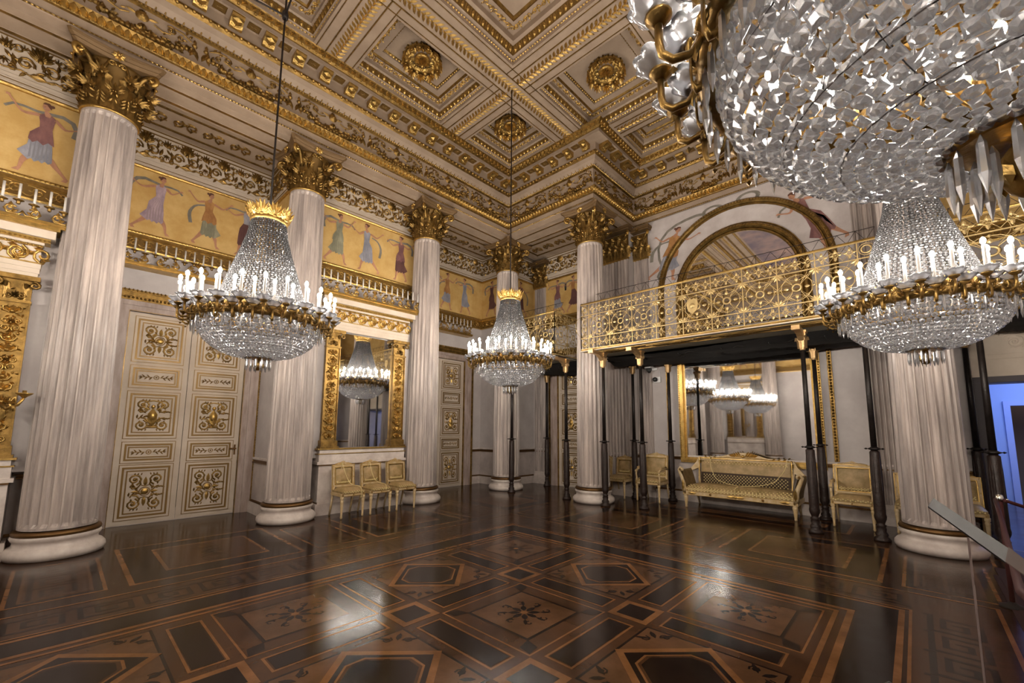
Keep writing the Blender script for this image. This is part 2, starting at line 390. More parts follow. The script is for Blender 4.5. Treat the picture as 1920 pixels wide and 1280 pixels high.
pal=X(J(anthem(),[leaf(rnd.uniform(-.28,.28),rnd.uniform(-.13,.12),rnd.uniform(0,6.28),.11,.045,.02) for _ in range(16)],[ribbon(spiral(.30+s*.07,-.10,.012,.045,0,1.3*s,10),.022,.018) for s in (-1,1)],[palmette(s*.15,.16,.07,.02,0,5) for s in (-1,1)]),sc(1.0,1.12,1))
t=J(row(PATH_L,.008,6.25,pal,.60,only=seen),row(PATH_R,.008,6.25,pal,.6,only=seen))
tag(struct('trim_%d'%90,t,gold_old),'gilded palmette band on cream above the painted frieze','trim')
def wave():
    a=spiral(0,0,.012,.07,PI*.9,-1.35,14); p=[ribbon(a,.02,.012)]
    p.append(ribbon([(.06,-.035),(.09,-.06),(.13,-.06),(.17,-.02),(.2,.04),(.16,.07),(.1,.07)],.02,.012)); p.append(leaf(.11,.0,.3,.05,.03,.01)); return J(p)
wv=wave(); t=J(row(PATH_L,.03,4.555,wv,.2,only=seen,start=.2),row(PATH_R,.03,4.555,wv,.2,only=seen,start=.2))
bd=X(octa(.017),sc(1.3,1,.8)); t2=J(row(PATH_L,.03,4.735,bd,.045,only=seen))
tag(struct('trim_91',J(t,t2),gold),'gilded running scroll below the painted frieze','trim')
# ---- entablature over the columns
EP=[(0,RY-.6),(0,0),(M,0),(M,BY+.30),(RX-M,BY+.30),(RX-M,0),(RX,0),(RX,RY-.6)]
prof=[(-.30,6.66),(-.30,6.50),(-.24,6.50),(-.24,6.487),(-.18,6.487),(-.18,6.50),(.12,6.50),(.12,6.487),(.17,6.487),(.17,6.5),(.30,6.50),(.30,6.615),(.325,6.62),(.325,6.645),(.315,6.65),(.315,6.76),(.345,6.77),(.40,6.845),(.42,6.88),(.33,6.89),(.33,7.345),
  (.35,7.355),(.375,7.365),(.375,7.395),(.39,7.40),(.45,7.46),(.485,7.535),(.50,7.545),(.525,7.58),(.525,7.615),(.515,7.62),(.515,7.80),(.75,7.80),(.75,7.87),(.77,7.875),(.80,7.91),(.835,7.985),(.86,8.02)]
pm=[0,0,0,1,0,0,0,1,0,0,0,0,1,0,0,1,1,1,0,0,1,1,1,0,0,0,1,1,1,0,0,0,0,1,1,1,1]
tag(struct('trim_92',sweep(EP,prof,pm),[cream_dk,gold_old]),'cream and gilt entablature running over the columns','trim')
struct('ceiling_soffit',[box(AX-.4,-.26,RY-1,2.2,6.60,6.72),box(-.3,M+.05,.26,2.2,6.60,6.72),box(RX-M-.05,RX+.3,.26,2.2,6.6,6.72),box(RX+.26,RX-AX+.4,RY-1,2.2,6.6,6.72)],cream_dk)
# carved strips on the soffits over the door bays
def foliage():
    p=[]
    a=spiral(0,0,.02,.085,0,1.2,12); p.append(ribbon(a,.03,.02)); a=spiral(.2,0,.02,.085,PI,1.2,12); p.append(ribbon(a,.03,.02))
    for k in range(7): p.append(leaf(rnd.uniform(-.06,.26),rnd.uniform(-.07,.07),rnd.uniform(0,6.28),.1,.05,.022))
    return J(p)
fo=foliage()
def soffit_strip(x0,y0,x1,y1,z,e=1):
    L=math.hypot(x1-x0,y1-y0); d=((x1-x0)/L,(y1-y0)/L,0); k=max(1,round(L/.4)); n=(0,0,-1); v=np.cross(n,d)
    m=fr((x0,y0,z),d,v,n); return many(fo,[m@tr((i+.25)*L/k)@sc(1,e,1) for i in range(k)])
strips=[];fram=[]
def soffit_panel(x0,y0,x1,y1,z=6.60):
    for t in (.0,.035): fram.append(frame_strip(x0-t-.02,y0-t-.02,x1+t+.02,y1+t+.02,z,.014))
    if x1-x0<y1-y0: strips.append(soffit_strip((x0+x1)/2,y0,(x0+x1)/2,y1,z,1.4))
    else: strips.append(soffit_strip(x0,(y0+y1)/2,x1,(y0+y1)/2,z,1.4))
def frame_strip(x0,y0,x1,y1,z,w):
    return J(box(x0,x1,y0-w,y0,z-.012,z+.002),box(x0,x1,y1,y1+w,z-.012,z+.002),box(x0-w,x0,y0-w,y1+w,z-.012,z+.002),box(x1,x1+w,y0-w,y1+w,z-.012,z+.002))
for k in (0,2,4):
    y1=-k*M-(.1 if k else -.2); y0=-(k+1)*M+.3
    soffit_panel(-1.12,y0,-.62,y1-.2 if k else y1)
soffit_panel(.1,.62,M-.55,1.15)
tag(struct('trim_93',J(strips+fram),gold_old),'carved gilded panels under the entablature over the door bays','trim')
# ornament rows on the entablature
EPc=EP; vis=lambda c: c[1]>-12 and not(c[0]>RX-1.2 and c[1]<-1.2)
lf=X(J(leaf(0,-.045,PI/2,.1,.085,.03),leaf(.045,-.04,PI/2+.25,.07,.035,.02),leaf(-.02,-.05,PI/2+.6,.06,.03,.03),leaf(.02,-.05,PI/2-.6,.06,.03,.03)),sc(1,1.2,1))
egg=J(X(sphere(.02,0,6,4,1.2),sc(1,1,.8)),X(octa(.008),tr(.03)))
orn=[row(EPc,.385,6.82,X(lf,rx(.55)),.085,only=vis), row(EPc,.328,6.632,X(octa(.013),sc(1.5,1,1)),.045,only=vis),
     row(EPc,.375,7.38,X(octa(.017),sc(1,1.1,1)),.045,only=vis), row(EPc,.515,7.582,J(X(sphere(.028,0,7,4),tr(0,0,.012)),X(octa(.012),sc(.6,2,1)@tr(.05/.6))),.10,only=vis),
     row(EPc,.805,7.935,X(J(leaf(-.04,-.04,.9,.13,.06,.035),leaf(.06,.045,PI+.7,.12,.06,.035),leaf(-.05,.03,-.3,.08,.04,.03),dome(.045,-.035,.02,.03),dome(-.02,.045,.016,.03)),rx(.45)),.115,only=vis)]
tag(struct('trim_94',J(orn),gold),'gilded leaf, bead and egg rows of the cornice','trim')
tag(struct('trim_95',row(EPc,.375,7.40,X(ribbon([(0,0),(.006,.05),(0,.1),(.004,.14)],.034,.02),rx(.55)),.105,only=vis),gold_old),'brown gilt flute bars under the cornice','trim')
# modillions
def modillion():
    w=.062
    side=[(0,0),(0,-.10),(.03,-.125),(.07,-.115),(.10,-.08),(.16,-.055),(.21,-.05),(.225,-.02),(.225,0)]
    P=[[(x,y,z) for z,y in side] for x in (-w,w)]; b=grid(P,closeV=True,s=False,caps=True); 
    o=[leaf(0,-.10,PI/2+.0,.1,.1,.02)]
    g=[X(leaf(-.0,0,-PI/2,.15,.11,.02),fr((0,-.055,.2),(1,0,0),(0,.25,.97),(0,-.97,.25))) ,ribbon([(-.05,-.02),(-.05,-.1)],.012,.01),ribbon([(.05,-.02),(.05,-.1)],.012,.01)]
    g=[X(t,tr(0,0,.01)) for t in g]
    return J([b]+[X(palmette(0,-.11,.09,.02,0,5),tr(0,0,.09))]+g+[X(sphere(.03,0,6,4),tr(0,-.1,.05)@sc(1.9,1,1))])
mo=X(modillion(),sc(1.35,1.15,1.0))
tag(struct('trim_96',row(EPc,.515,7.80,mo,.455,only=vis),gold),'gilded scroll brackets under the cornice','trim')
# coffered squares between brackets on the underside of the cornice: frame lines and dark relief
cf=J(box(-.075,.075,-.002,.01,.05,.06),box(-.075,.075,-.002,.01,.185,.195),box(-.085,-.075,-.002,.01,.05,.195),box(.075,.085,-.002,.01,.05,.195))
cf2=J(X(rosette(0,0,.05,.012,0,6,False),fr((0,.004,.12),(1,0,0),(0,0,1),(0,-1,0))),box(-.075,.075,0,.006,.06,.185))
ms=[];
for m_,L in segs(EPc,.515,7.795,only=vis):
    k=round(L/.455); ms+=[m_@tr((i+1)*L/k) for i in range(k-1)]
tag(struct('trim_97',J(many(cf,ms)),gold_old),'gilt frames between the cornice brackets','trim')
tag(struct('trim_98',J(many(cf2,ms)),gold_dk),'dark rosette panels between the cornice brackets','trim')
# garland frieze
def garland(L=1.3):
    p=[]; n=22
    for i in range(n):
        t=i/(n-1); x=(t-.5)*L*.84; y=-.02-.15*(1-(2*t-1)**2); w=.045+.04*(1-(2*t-1)**2)
        for k in range(3): p.append(X(leaf(0,0,rnd.uniform(0,6.28),w*1.5,w,.045),tr(x+rnd.uniform(-.02,.02),y+rnd.uniform(-w,w)*.6,.0)))
        p.append(dome(x,y+rnd.uniform(-.02,.02),w*.55,.05,0,6))
    for s in (-1,1):
        x=s*L*.45
        p+= [dome(x,.06,.035,.045,0,8),leaf(x,.03,-PI/2+.3,.18,.06,.02),leaf(x,.03,-PI/2-.3,.16,.06,.02),leaf(x,.08,PI/2,.09,.05,.02)]
        a=spiral(0,0,.015,.06,0,1.4*s,12); p.append(ribbon(a+[s*L*.24,.11],.022,.016)); p.append(ribbon([(s*L*.42,.1),(s*L*.34,.16),(s*L*.25,.16)],.02,.015)); p.append(ribbon([(s*L*.1,.06),(s*L*.17,.02),(s*L*.24,.05)],.02,.015))
        a=spiral(0,0,.01,.045,PI,-1.3*s,10); p.append(ribbon(a+[s*L*.33,.06],.018,.014))
        for k in range(5): p.append(leaf(s*L*rnd.uniform(.14,.4),rnd.uniform(0,.17),rnd.uniform(0,6.28),.07,.035,.015))
    p+=[dome(0,.10,.075,.05,0,10),palmette(0,.14,.07,.03,0,7),leaf(-.05,.1,PI-.2,.13,.05,.02),leaf(.05,.1,.2,.13,.05,.02),dome(0,.09,.03,.07)]
    return J(p)
ga=garland()
tag(struct('trim_99',row(EPc,.335,7.13,ga,1.31,only=vis),gold_old),'gilded garlands and masks along the entablature frieze','trim')
# ================================================================ ceiling
Z=8.0; hb=.37
cells=[]
ya,yb,yc,yd=-.86,-M+hb,-M-hb,-2*M+hb
ccols=[(.86,M-hb),(M+hb,2*M-hb),(2*M+hb,3*M-hb),(3*M+hb,RX-.86)]
crows=[(-M+hb,-.86),(-2*M+hb,-M-hb),(-3*M+hb,-2*M-hb),(-4*M+hb,-3*M-hb),(RY+.86,-4*M-hb)]
small=[]
for i,(x0,x1) in enumerate(ccols):
    for j,(y0,y1) in enumerate(crows):
        if i in (0,3) or j in (0,4):
            yy1=y1
            if j==0 and i in (1,2): yy1=-.50
            small.append((x0,y0,x1,yy1))
big=(M+hb,-4*M+hb,3*M-hb,-M-hb)
extra=[(M+.9,.02,2*M-.1,.93),(2*M+.1,.02,3*M-.9,.93)]
small=[c for c in small]; allc=small+[big]+extra
xs=sorted({-.3,RX+.3}|{v for c in allc for v in (c[0],c[2])}); ys=sorted({RY-.7,1.9}|{v for c in allc for v in (c[1],c[3])})
q=[]
for i in range(len(xs)-1):
    for j in range(len(ys)-1):
        cx,cy=(xs[i]+xs[i+1])/2,(ys[j]+ys[j+1])/2
        if any(c[0]<cx<c[2] and c[1]<cy<c[3] for c in allc): continue
        q.append(T([(xs[i],ys[j],Z),(xs[i],ys[j+1],Z),(xs[i+1],ys[j+1],Z),(xs[i+1],ys[j],Z)],[0,1,2,3],[4]))
gd=[];dk=[];wh=[]
def rect(c,i=0): x0,y0,x1,y1=c; return [(x0+i,y0+i),(x0+i,y1-i),(x1-i,y1-i),(x1-i,y0+i)]   # room on the right hand when walked
bead=J(X(octa(.02),sc(1.4,1,1))); tongue=J(leaf(0,-.05,PI/2,.11,.075,.02),ribbon([(.05,-.05),(.055,.05)],.014,.014))
def coffer(c,big=False):
    R=rect(c); d=.0
    pr=[(0,Z),(0,Z+.09),(.03,Z+.10),(.06,Z+.20),(.09,Z+.22),(.09,Z+.30),(.20,Z+.31),(.20,Z+.33),(.22,Z+.36),(.33,Z+.37),(.33,Z+.40),(.36,Z+.43),(.40,Z+.43)]
    mm=[0,0,2,0,0,0,1,1,0,0,1,0]
    if big: pr=[(a*1.6,Z+(b-Z)*1.3) for a,b in pr]
    wh.append(sweep(R,pr,mm,closed=True))
    k=1.6 if big else 1; kz=1.3 if big else 1
    gd.append(row(R,.045*k,Z+.15*kz,X(tongue,rx(.3)),.11,closed=True)); gd.append(row(R,.0,Z+.08,bead,.055,closed=True))
    gd.append(row(R,.345*k,Z+.40*kz,X(bead,sc(1,1,1)),.06,closed=True))
    if not big or True:
        f=X(foliage(),sc(.55,.5,.6)); ms=[]
        for m_,L in segs(R,.145*k,Z+.30*kz+.001,True):
            n=max(1,round(L/.2)); u=m_[:3,0]; ms+=[fr(m_[:3,3]+u*((i+.3)*L/n),u,np.cross((0,0,-1),u),(0,0,-1)) for i in range(n)]
        gd.append(many(f,ms))
    x0,y0,x1,y1=c; i=.40*k; zt=Z+.43*kz
    wh.append(T([(x0+i,y0+i,zt),(x0+i,y1-i,zt),(x1-i,y1-i,zt),(x1-i,y0+i,zt)],[0,1,2,3],[4],3 if big else 0))
for c in small+extra: coffer(c)
coffer(big,True)
struct('ceiling',J(q+wh),[cream_dk,gold_old,gold_dk,mat('clouded_ceiling_painting','#a98f86',.8,var=1,vcol='#6e6470',vscale=1.1)])
rep=[] ; guil=J(leaf(-.04,.0,.75,.12,.05,.024),leaf(-.04,.0,-.75,.12,.05,.024),dome(.02,.055,.012,.02,0,5),dome(.02,-.055,.012,.02,0,5),leaf(.0,.0,0,.08,.03,.03))
edge=[]
def beam(x0,y0,x1,y1,w=.13):
    L=math.hypot(x1-x0,y1-y0); d=np.array([(x1-x0)/L,(y1-y0)/L,0]); n=np.array([0,0,-1]); v=np.cross(n,d); m_=fr((x0,y0,Z-.002),d,v,n)
    k=round(L/.085); rep.append(many(X(guil,sc(1,w/.1,1)),[m_@tr((i+.5)*L/k) for i in range(k)]))
    for s in (-1,1):
        edge.append(X(box(0,L,s*(w+.035)-.008,s*(w+.035)+.008,-.002,.012),m_)); edge.append(X(box(0,L,s*(w+.19)-.006,s*(w+.19)+.006,-.002,.008),m_))
for x in (M,3*M): beam(x,RY+.84,x,-.84)
for y in (-M,-4*M): 
    for a,b in ((.84,M-.16),(M+.16,3*M-.16),(3*M+.16,RX-.84)): beam(a,y,b,y)
for y in (-2*M,-3*M): beam(.84,y,M-.16,y); beam(3*M+.16,y,RX-.84,y)
beam(2*M,-M+.16,2*M,-.5); beam(M+.9,-.24,3*M-.9,-.24,.09)
tag(struct('trim_100',J(gd+rep),gold),'gilded braids, beads and tongues of the coffered ceiling','trim')
tag(struct('trim_101',edge,gold_old),'dark gilt lines along the ceiling beams','trim')
def big_rosette():
    lf_=acan(.21,.20,0,.0,.10,8); p=[]
    for k in range(12): p.append(recol(X(lf_,rz(k*PI/6)@fr((.15,0,.0),(0,0,1),(0,1,0),(1,0,0))),0))
    for k in range(12): p.append(X(sphere(.048,0,8,5),rz(k*PI/6+.26)@tr(.30,0,.045)@sc(1,1,.9)))
    p+=[X(lathe([(.30,0),(.33,.03),(.30,.06),(.25,.05),(.22,.02)],24,caps=False),tr()),X(rosette(0,0,.15,.07,0,8,True),tr(0,0,.05)),X(lathe([(.12,0),(.15,.05),(.12,.07)],16),tr()),X(sphere(.04,0,8,5,1.6),tr(0,0,.15))]
    return J(p)
br=big_rosette(); ros0=None
mid=lambda c:((c[0]+c[2])/2,(c[1]+c[3])/2)
for (i,j),lb in {(0,0):'large gilded rosette in the corner coffer above the back corner column',(0,1):'large gilded rosette in the coffer just beside the cornice over the small chairs',(1,0):'large gilded rosette in the coffer nearest the arms of the huge chandelier',
    (0,2):'gilded rosette cut by the top edge beside the dark guy wires',(2,0):'large gilded rosette in the ceiling hidden by the huge near chandelier'}.items():
    c=[c for c in small if abs(mid(c)[0]-mid((ccols[i][0],0,ccols[i][1],0))[0])<.3 and crows[j][0]<mid(c)[1]<crows[j][1]+.3][0]
    cx,cy=mid(c)
    if ros0 is None: ros0=build('ceiling_rosette',X(br,rx(PI)@sc(1.0)),gold,loc=(cx,cy,Z+.43)); o=ros0
    else: o=ros0.copy(); link(o); o.location=(cx,cy,Z+.43)
    tag(o,lb,'rosette','gilded rosettes of the ceiling coffers')
# the wall behind the viewer, seen in the mirrors
fb=[(RX+.5,RY-.58),(-.5,RY-.58)]
bands(fb,'cream and gilt mouldings on the wall behind the viewer')
struct('wall_frieze_front',sweep(fb,[(.004,5.856),(.004,4.757)]),yellow)
# ================================================================ inlaid floor
def wood(n,a,b,sc_=2.2): return mat(n,a,.17,var=1,vcol=b,vscale=sc_,bump=.07,bscale=1.3,spec=.42,rvar=.05,ior=1.36)
fm=[wood('walnut_floor','#3e2818','#2b1b11'),wood('dark_rosewood_inlay','#23150f','#180e0a'),wood('orange_wood_inlay','#8a5f3a','#684526'),wood('brown_inlay','#50341f','#3d2717'),wood('light_brown_inlay','#66472f','#503723')]
FL=[]
def pg(pts,m,z):   # flat inlay, z counted in layers of .4 mm
    pts=np.asarray(pts,float); n=len(pts)
    a=sum(pts[i][0]*pts[(i+1)%n][1]-pts[(i+1)%n][0]*pts[i][1] for i in range(n))
    if a<0: pts=pts[::-1]
    FL.append(T([(x,y,z*.0005+(len(FL)%20)*.00002) for x,y in pts],list(range(n)),[n],m))
def rc(x0,y0,x1,y1,m,z): pg([(x0,y0),(x1,y0),(x1,y1),(x0,y1)],m,z)
def rs(x0,y0,x1,y1,w,m,z):
    rc(x0,y0,x1,y0+w,m,z);rc(x0,y1-w,x1,y1,m,z);rc(x0,y0+w,x0+w,y1-w,m,z);rc(x1-w,y0+w,x1,y1-w,m,z)
def ng(cx,cy,r,n,a0=0,sx=1,sy=1): return [(cx+sx*r*cos(a0+i*2*PI/n),cy+sy*r*sin(a0+i*2*PI/n)) for i in range(n)]
def stroke(p,w,m,z):
    p=np.asarray(p,float); d=np.gradient(p,axis=0); d/=np.linalg.norm(d,axis=1)[:,None]; n=np.stack([-d[:,1],d[:,0]],1)*w/2
    a,b=p+n,p-n
    for i in range(len(p)-1): pg([a[i],a[i+1],b[i+1],b[i]],m,z)
def lf2(x,y,a,l,w,m,z):
    pg([(x,y)]+[(x+l*t*cos(a)-s*w/2*sin(a),y+l*t*sin(a)+s*w/2*cos(a)) for t,s in ((.35,-1),(.7,-.9))]+[(x+l*cos(a),y+l*sin(a))]+[(x+l*t*cos(a)+s*w/2*sin(a),y+l*t*sin(a)-s*w/2*cos(a)) for t,s in ((.7,-.9),(.35,-1))],m,z)
FX,FY,FP=5.235,-6.50,1.35
FL.append(T([(AX,RY-.6,0),(RX-AX,RY-.6,0),(RX-AX,BY,0),(AX,BY,0)],[0,1,2,3],[4],0))
FL.append(T([(8.4,BY,0),(10.2,BY,0),(10.2,6.5,0),(8.4,6.5,0)],[0,1,2,3],[4],0))
x0,x1,y0,y1=FX-2.03,FX+2.03,FY-2*FP-.68,FY+2*FP+.68
rc(x0,y0,x1,y1,3,1)
for i in range(3):
    for j in range(5):
        cx,cy=FX+(i-1)*FP,FY+(2-j)*FP
        if (i+j)%2==0:
            rc(cx-.49,cy-.49,cx+.49,cy+.49,2,2); rc(cx-.475,cy-.475,cx+.475,cy+.475,3,3); rc(cx-.34,cy-.34,cx+.34,cy+.34,1,4); rc(cx-.315,cy-.315,cx+.315,cy+.315,4,5)
            for k in range(8):
                a=k*PI/4; lf2(cx+.03*cos(a),cy+.03*sin(a),a,.11,.05,1,6); x,y=cx+.13*cos(a),cy+.13*sin(a); lf2(x,y,a,.10,.03,1,6)
                sp=spiral(cx+.2*cos(a+.16),cy+.2*sin(a+.16),.035,.012,a+PI,.8,8); stroke(sp,.012,1,6)
            pg(ng(cx,cy,.03,10),2,7)
            for sx,sy in ((1,1),(1,-1),(-1,1),(-1,-1)): pg([(cx+sx*.33,cy+sy*.33),(cx+sx*.45,cy+sy*.36),(cx+sx*.47,cy+sy*.47),(cx+sx*.36,cy+sy*.45)],1,4)
        else:
            rc(cx-.49,cy-.49,cx+.49,cy+.49,1,2); rc(cx-.47,cy-.47,cx+.47,cy+.47,4,3)
            pg(ng(cx,cy,.53,4),1,4)if 0 else None
            pg([(cx-.49,cy),(cx,cy-.49),(cx+.49,cy),(cx,cy+.49)],2,5); r=.42; pg([(cx-r,cy),(cx,cy-r),(cx+r,cy),(cx,cy+r)],1,6)
            o=[(-.30,-.07),(-.07,-.30),(.07,-.30),(.30,-.07),(.30,.07),(.07,.30),(-.07,.30),(-.30,.07)]
            pg([(cx+a,cy+b) for a,b in o],2,7); pg([(cx+a*.94,cy+b*.94) for a,b in o],3,8); pg([(cx+a*.86,cy+b*.86) for a,b in o],1,9)
            for sx,sy in ((1,1),(1,-1),(-1,1),(-1,-1)):
                bx,by=cx+sx*.35,cy+sy*.35
                for q in (0,1):
                    ax_,ay_=(sx*.10,0) if q else (0,sy*.10)
                    sp=spiral(bx+(-sy*0+ (0 if q else sx*.07)),by+(sy*.07 if q else 0),.008,.045,rnd.uniform(0,6),1.2,10)
                    sp=spiral(bx+(sx*.06 if q==0 else -sx*.05),by+(sy*.06 if q else -sy*.05),.008,.04,q*2,1.3,10); stroke(sp,.014,1,5)
                lf2(bx,by,math.atan2(sy,sx),.11,.04,1,5); lf2(bx+sx*.02,by-sy*.02,math.atan2(-sy*.6,sx),.13,.03,1,5); lf2(bx-sx*.02,by+sy*.02,math.atan2(sy,-sx*.6),.13,.03,1,5)
for i in range(4):
    for j in range(6):
        cx,cy=FX+(i-1.5)*FP,FY+(2.5-j)*FP
        if 0<i<3 and 0<j<5 or True:
            if abs(cx-FX)<1.9 and abs(cy-FY)<3.2:
                rc(cx-.175,cy-.175,cx+.175,cy+.175,2,3); rc(cx-.12,cy-.12,cx+.12,cy+.12,1,4)
        if 0<i<3 and j<5: yy=cy-FP/2; rs(cx-.115,yy-.42,cx+.115,yy+.42,.018,2,3); rc(cx-.09,yy-.39,cx+.09,yy+.39,1,3)
        if 0<j<5 and i<3: xx=cx+FP/2; rs(xx-.42,cy-.115,xx+.42,cy+.115,.018,2,3); rc(xx-.39,cy-.09,xx+.39,cy+.09,1,3)
def key(xa,ya,xb,yb,horizontal,m,z):     # running Greek key between two parallel lines
    L=(xb-xa) if horizontal else (yb-ya); Wd=(yb-ya) if horizontal else (xb-xa); n=max(1,round(L/(Wd*1.25))); s=L/n
    P=[((0,.9),(.12,.1)),((0,.9),(.88,.9))]
    segs_=[(.05,.08,.95,.08),(.95,.08,.95,.0),(.05,.08,.05,.92),(.05,.92,.80,.92),(.80,.92,.80,.30),(.80,.30,.30,.30),(.30,.30,.30,.68),(.30,.68,.56,.68),(.56,.68,.56,.5)]
    w=Wd*.055
    for k in range(n):
        for a,b,c,d in segs_:
            pa=(xa+(k+a)*s,ya+b*Wd) if horizontal else (xa+b*Wd,ya+(k+a)*s); pb=(xa+(k+c)*s,ya+d*Wd) if horizontal else (xa+d*Wd,ya+(k+c)*s)
            rc(min(pa[0],pb[0])-w,min(pa[1],pb[1])-w,max(pa[0],pb[0])+w,max(pa[1],pb[1])+w,m,z)
rs(x0+.1,y0+.1,x1-.1,y1-.1,.035,2,3)
rs(x0,y0,x1,y1,.05,2,3)
rs(x0-.28,y0-.28,x1+.28,y1+.28,.27,1,1); rs(x0-.315,y0-.315,x1+.315,y1+.315,.04,2,2)
k0=.36; k1=.86
rs(x0-k1-.06,y0-k1-.06,x1+k1+.06,y1+k1+.06,.03,2,2); rs(x0-k1,y0-k1,x1+k1,y1+k1,k1-k0,3,1)
key(x0-k1+.08,y0-k0,x0-k0-.08,y1+k0,False,1,2); key(x1+k0+.08,y0-k0,x1+k1-.08,y1+k0,False,1,2)
key(x0-k0,y1+k0+.08,x1+k0,y1+k1-.08,True,1,2)
rs(x0-k0-.0,y0-k0,x1+k0,y1+k0,.02,2,3)
def panel(xa,ya,xb,yb):
    rc(xa,ya,xb,yb,2,1); rc(xa+.045,ya+.045,xb-.045,yb-.045,1,2); w=.32
    rc(xa+w,ya+w,xb-w,yb-w,2,3); rc(xa+w+.035,ya+w+.035,xb-w-.035,yb-w-.035,3,4)
    cx,cy=(xa+xb)/2,(ya+yb)/2; 
    for s in (-1,1):
        dx,dy=(s*(xb-xa-2*w)*.28,0) if xb-xa>yb-ya else (0,s*(yb-ya-2*w)*.28)
        stroke(spiral(cx+dx,cy+dy,.05,.17,0,2.2,30),.016,1,5); 
        for k in range(5): lf2(cx+dx*.2,cy+dy*.2,k*PI/2.5+.3,.12,.035,1,5)
def keybox(xa,ya,xb,yb):
    rc(xa,ya,xb,yb,2,1); rc(xa+.03,ya+.03,xb-.03,yb-.03,1,2); rc(xa+.09,ya+.09,xb-.09,yb-.09,4,3); rc(xa+.115,ya+.115,xb-.115,yb-.115,3,4)
    h=xb-xa>yb-ya
    if h: n=max(1,round((yb-ya-.26)/.28)); s=(yb-ya-.26)/n; [key(xa+.13,ya+.13+i*s,xb-.13,ya+.13+(i+.86)*s,True,1,5) for i in range(n)]
    else: n=max(1,round((xb-xa-.26)/.28)); s=(xb-xa-.26)/n; [key(xa+.13+i*s,ya+.13,xa+.13+(i+.86)*s,yb-.13,False,1,5) for i in range(n)]
for k in range(5):
    c=-M*(k+.5)+.02
    panel(.33,c-.83,2.08,c+.83)
    if k: keybox(.62,c+.98,2.06,c+M-.98)
for k in range(1,3): pass
for c in (M*1.5,M*2.5): panel(c-.83,-2.08,c+.83,-.33)
keybox(2*M-.34,-2.06,2*M+.34,-.62); panel(M+.95,.25,3*M-.95,1.15)
keybox(M-.34,-2.06,M+.34,-.62); keybox(3*M-.34,-2.06,3*M+.34,-.62)
for k in range(1,5):
    keybox(8.45,-M*k-.7,9.9,-M*k+.7); panel(8.45,-M*(k+.5)-.45,9.9,-M*(k+.5)+.45)
keybox(8.30,-.55,9.9,-.05)
struct('floor',FL,fm)
# ================================================================ columns
def fluted(R0,R1,z0,z1,n=24,rings=6):
    P=[]
    for i in range(rings+4):
        t=(i-1.5)/(rings+0.0); 
        zs=[z0,z0+.03,z0+.07]+[z0+.07+(z1-z0-.14)*k/rings for k in range(1,rings)]+[z1-.07,z1-.03,z1]
    for z in zs:
        t=(z-z0)/(z1-z0); R=R0+(R1-R0)*(t**1.4); d=.0 if (z<z0+.04 or z>z1-.04) else .10
        r=[]
        for k in range(n):
            for a,q in ((0,0),(.16,0),(.30,.72),(.58,1),(.86,.72)): 
                th=(k+a)*2*PI/n; rr=R*(1-d*q); r.append((rr*cos(th),rr*sin(th),z))
        P.append(r)
    return grid(P,caps=True,s=False)
col_shaft=fluted(.345,.285,.33,5.70)
col_base=lathe([(.36,.0),(.425,.005),(.445,.05),(.44,.09),(.41,.125),(.375,.14),(.365,.17),(.372,.20),(.385,.21),(.395,.235),(.385,.262)],48,0)
col_ring=lathe([(.34,.262),(.382,.262),(.392,.285),(.382,.312),(.34,.318)],48)
col_top=lathe([(.27,5.70),(.30,5.70),(.308,5.715),(.30,5.735),(.27,5.74)],40)
def capital(r=.275,H=.76,ab=.455,nl=8):
    p=[lathe([(r*.96,0),(r*.96,.30),(r*1.05,.5),(r*1.25,.62),(r*1.3,.66)],20,2)]
    L1=acan(.27,.20,r,r*1.0,.10); L2=acan(.47,.19,r*.98,r*1.12,.13)
    p+=[X(L2,rz((k+.5)*2*PI/nl)) for k in range(nl)]+[X(L1,rz(k*2*PI/nl)) for k in range(nl)]
    for q in range(4):
        a=q*PI/2+PI/4
        # corner stalk and volute
        st=[(r*1.02,.40),(r*1.12,.50),(r*1.35,.60),(r*1.75,.655)]
        P=[X(tube([(x,0,z) for x,z in st],[.03,.034,.032,.03],6,0),np.eye(4))]
        sp=spiral(0,0,.012,.085,-.2,1.45,16); vp=[(r*1.86+x,0,.575+z) for x,z in sp]
        P.append(tube(vp,[.018]*8+[.026]*8,6,1)); P.append(X(octa(.03,1),tr(r*1.86,0,.575)@sc(1,1.8,1)))
        for s in (-1,1):
            P.append(X(acan(.2,.10,0,0,.07),tr(r*1.15,s*.05,.42)@rz(s*.6)))
        p+=[X(t,rz(a)) for t in P]
        a=q*PI/2
        for s in (-1,1):   # inner helices
            sp=spiral(0,0,.01,.045,PI/2,1.3*s,12); p.append(X(tube([(r*1.30,s*.055+x*1.0,.60+z) for x,z in sp],.012,5,1),rz(a)))
            p.append(X(tube([(r*1.08,s*.12,.42),(r*1.2,s*.12,.52),(r*1.3,s*.08,.63)],[.02,.02,.015],5,0),rz(a)))
        p.append(X(J([X(leaf(0,0,k*PI/4+.2,.075,.05,.02,1),tr()) for k in range(8)]+[X(sphere(.022,1,8,5),tr(0,0,.02))]),rz(a)@fr((ab*.90,0,.705),(0,1,0),(0,0,1),(1,0,0))))
    # abacus with hollow sides
    def ring(k,z):
        o=[]
        for q in range(4):
            a=q*PI/2
            for t in np.linspace(-1,1,9):
                x=ab*k*(.86+.14*t*t*1.0)*1.0; y=t*ab*k*.93
                if abs(t)==1: x=ab*k
                o.append((x*cos(a)-y*sin(a),x*sin(a)+y*cos(a),z))
        return o
    p.append(grid([ring(.90,.655),ring(.93,.672),ring(.97,.69),ring(.965,.70),ring(1.04,.725),ring(1.07,.755),ring(1.07,H)],caps=True,m=3,s=False))
    return J(p)
cap_t=X(capital(),tr(0,0,5.735))
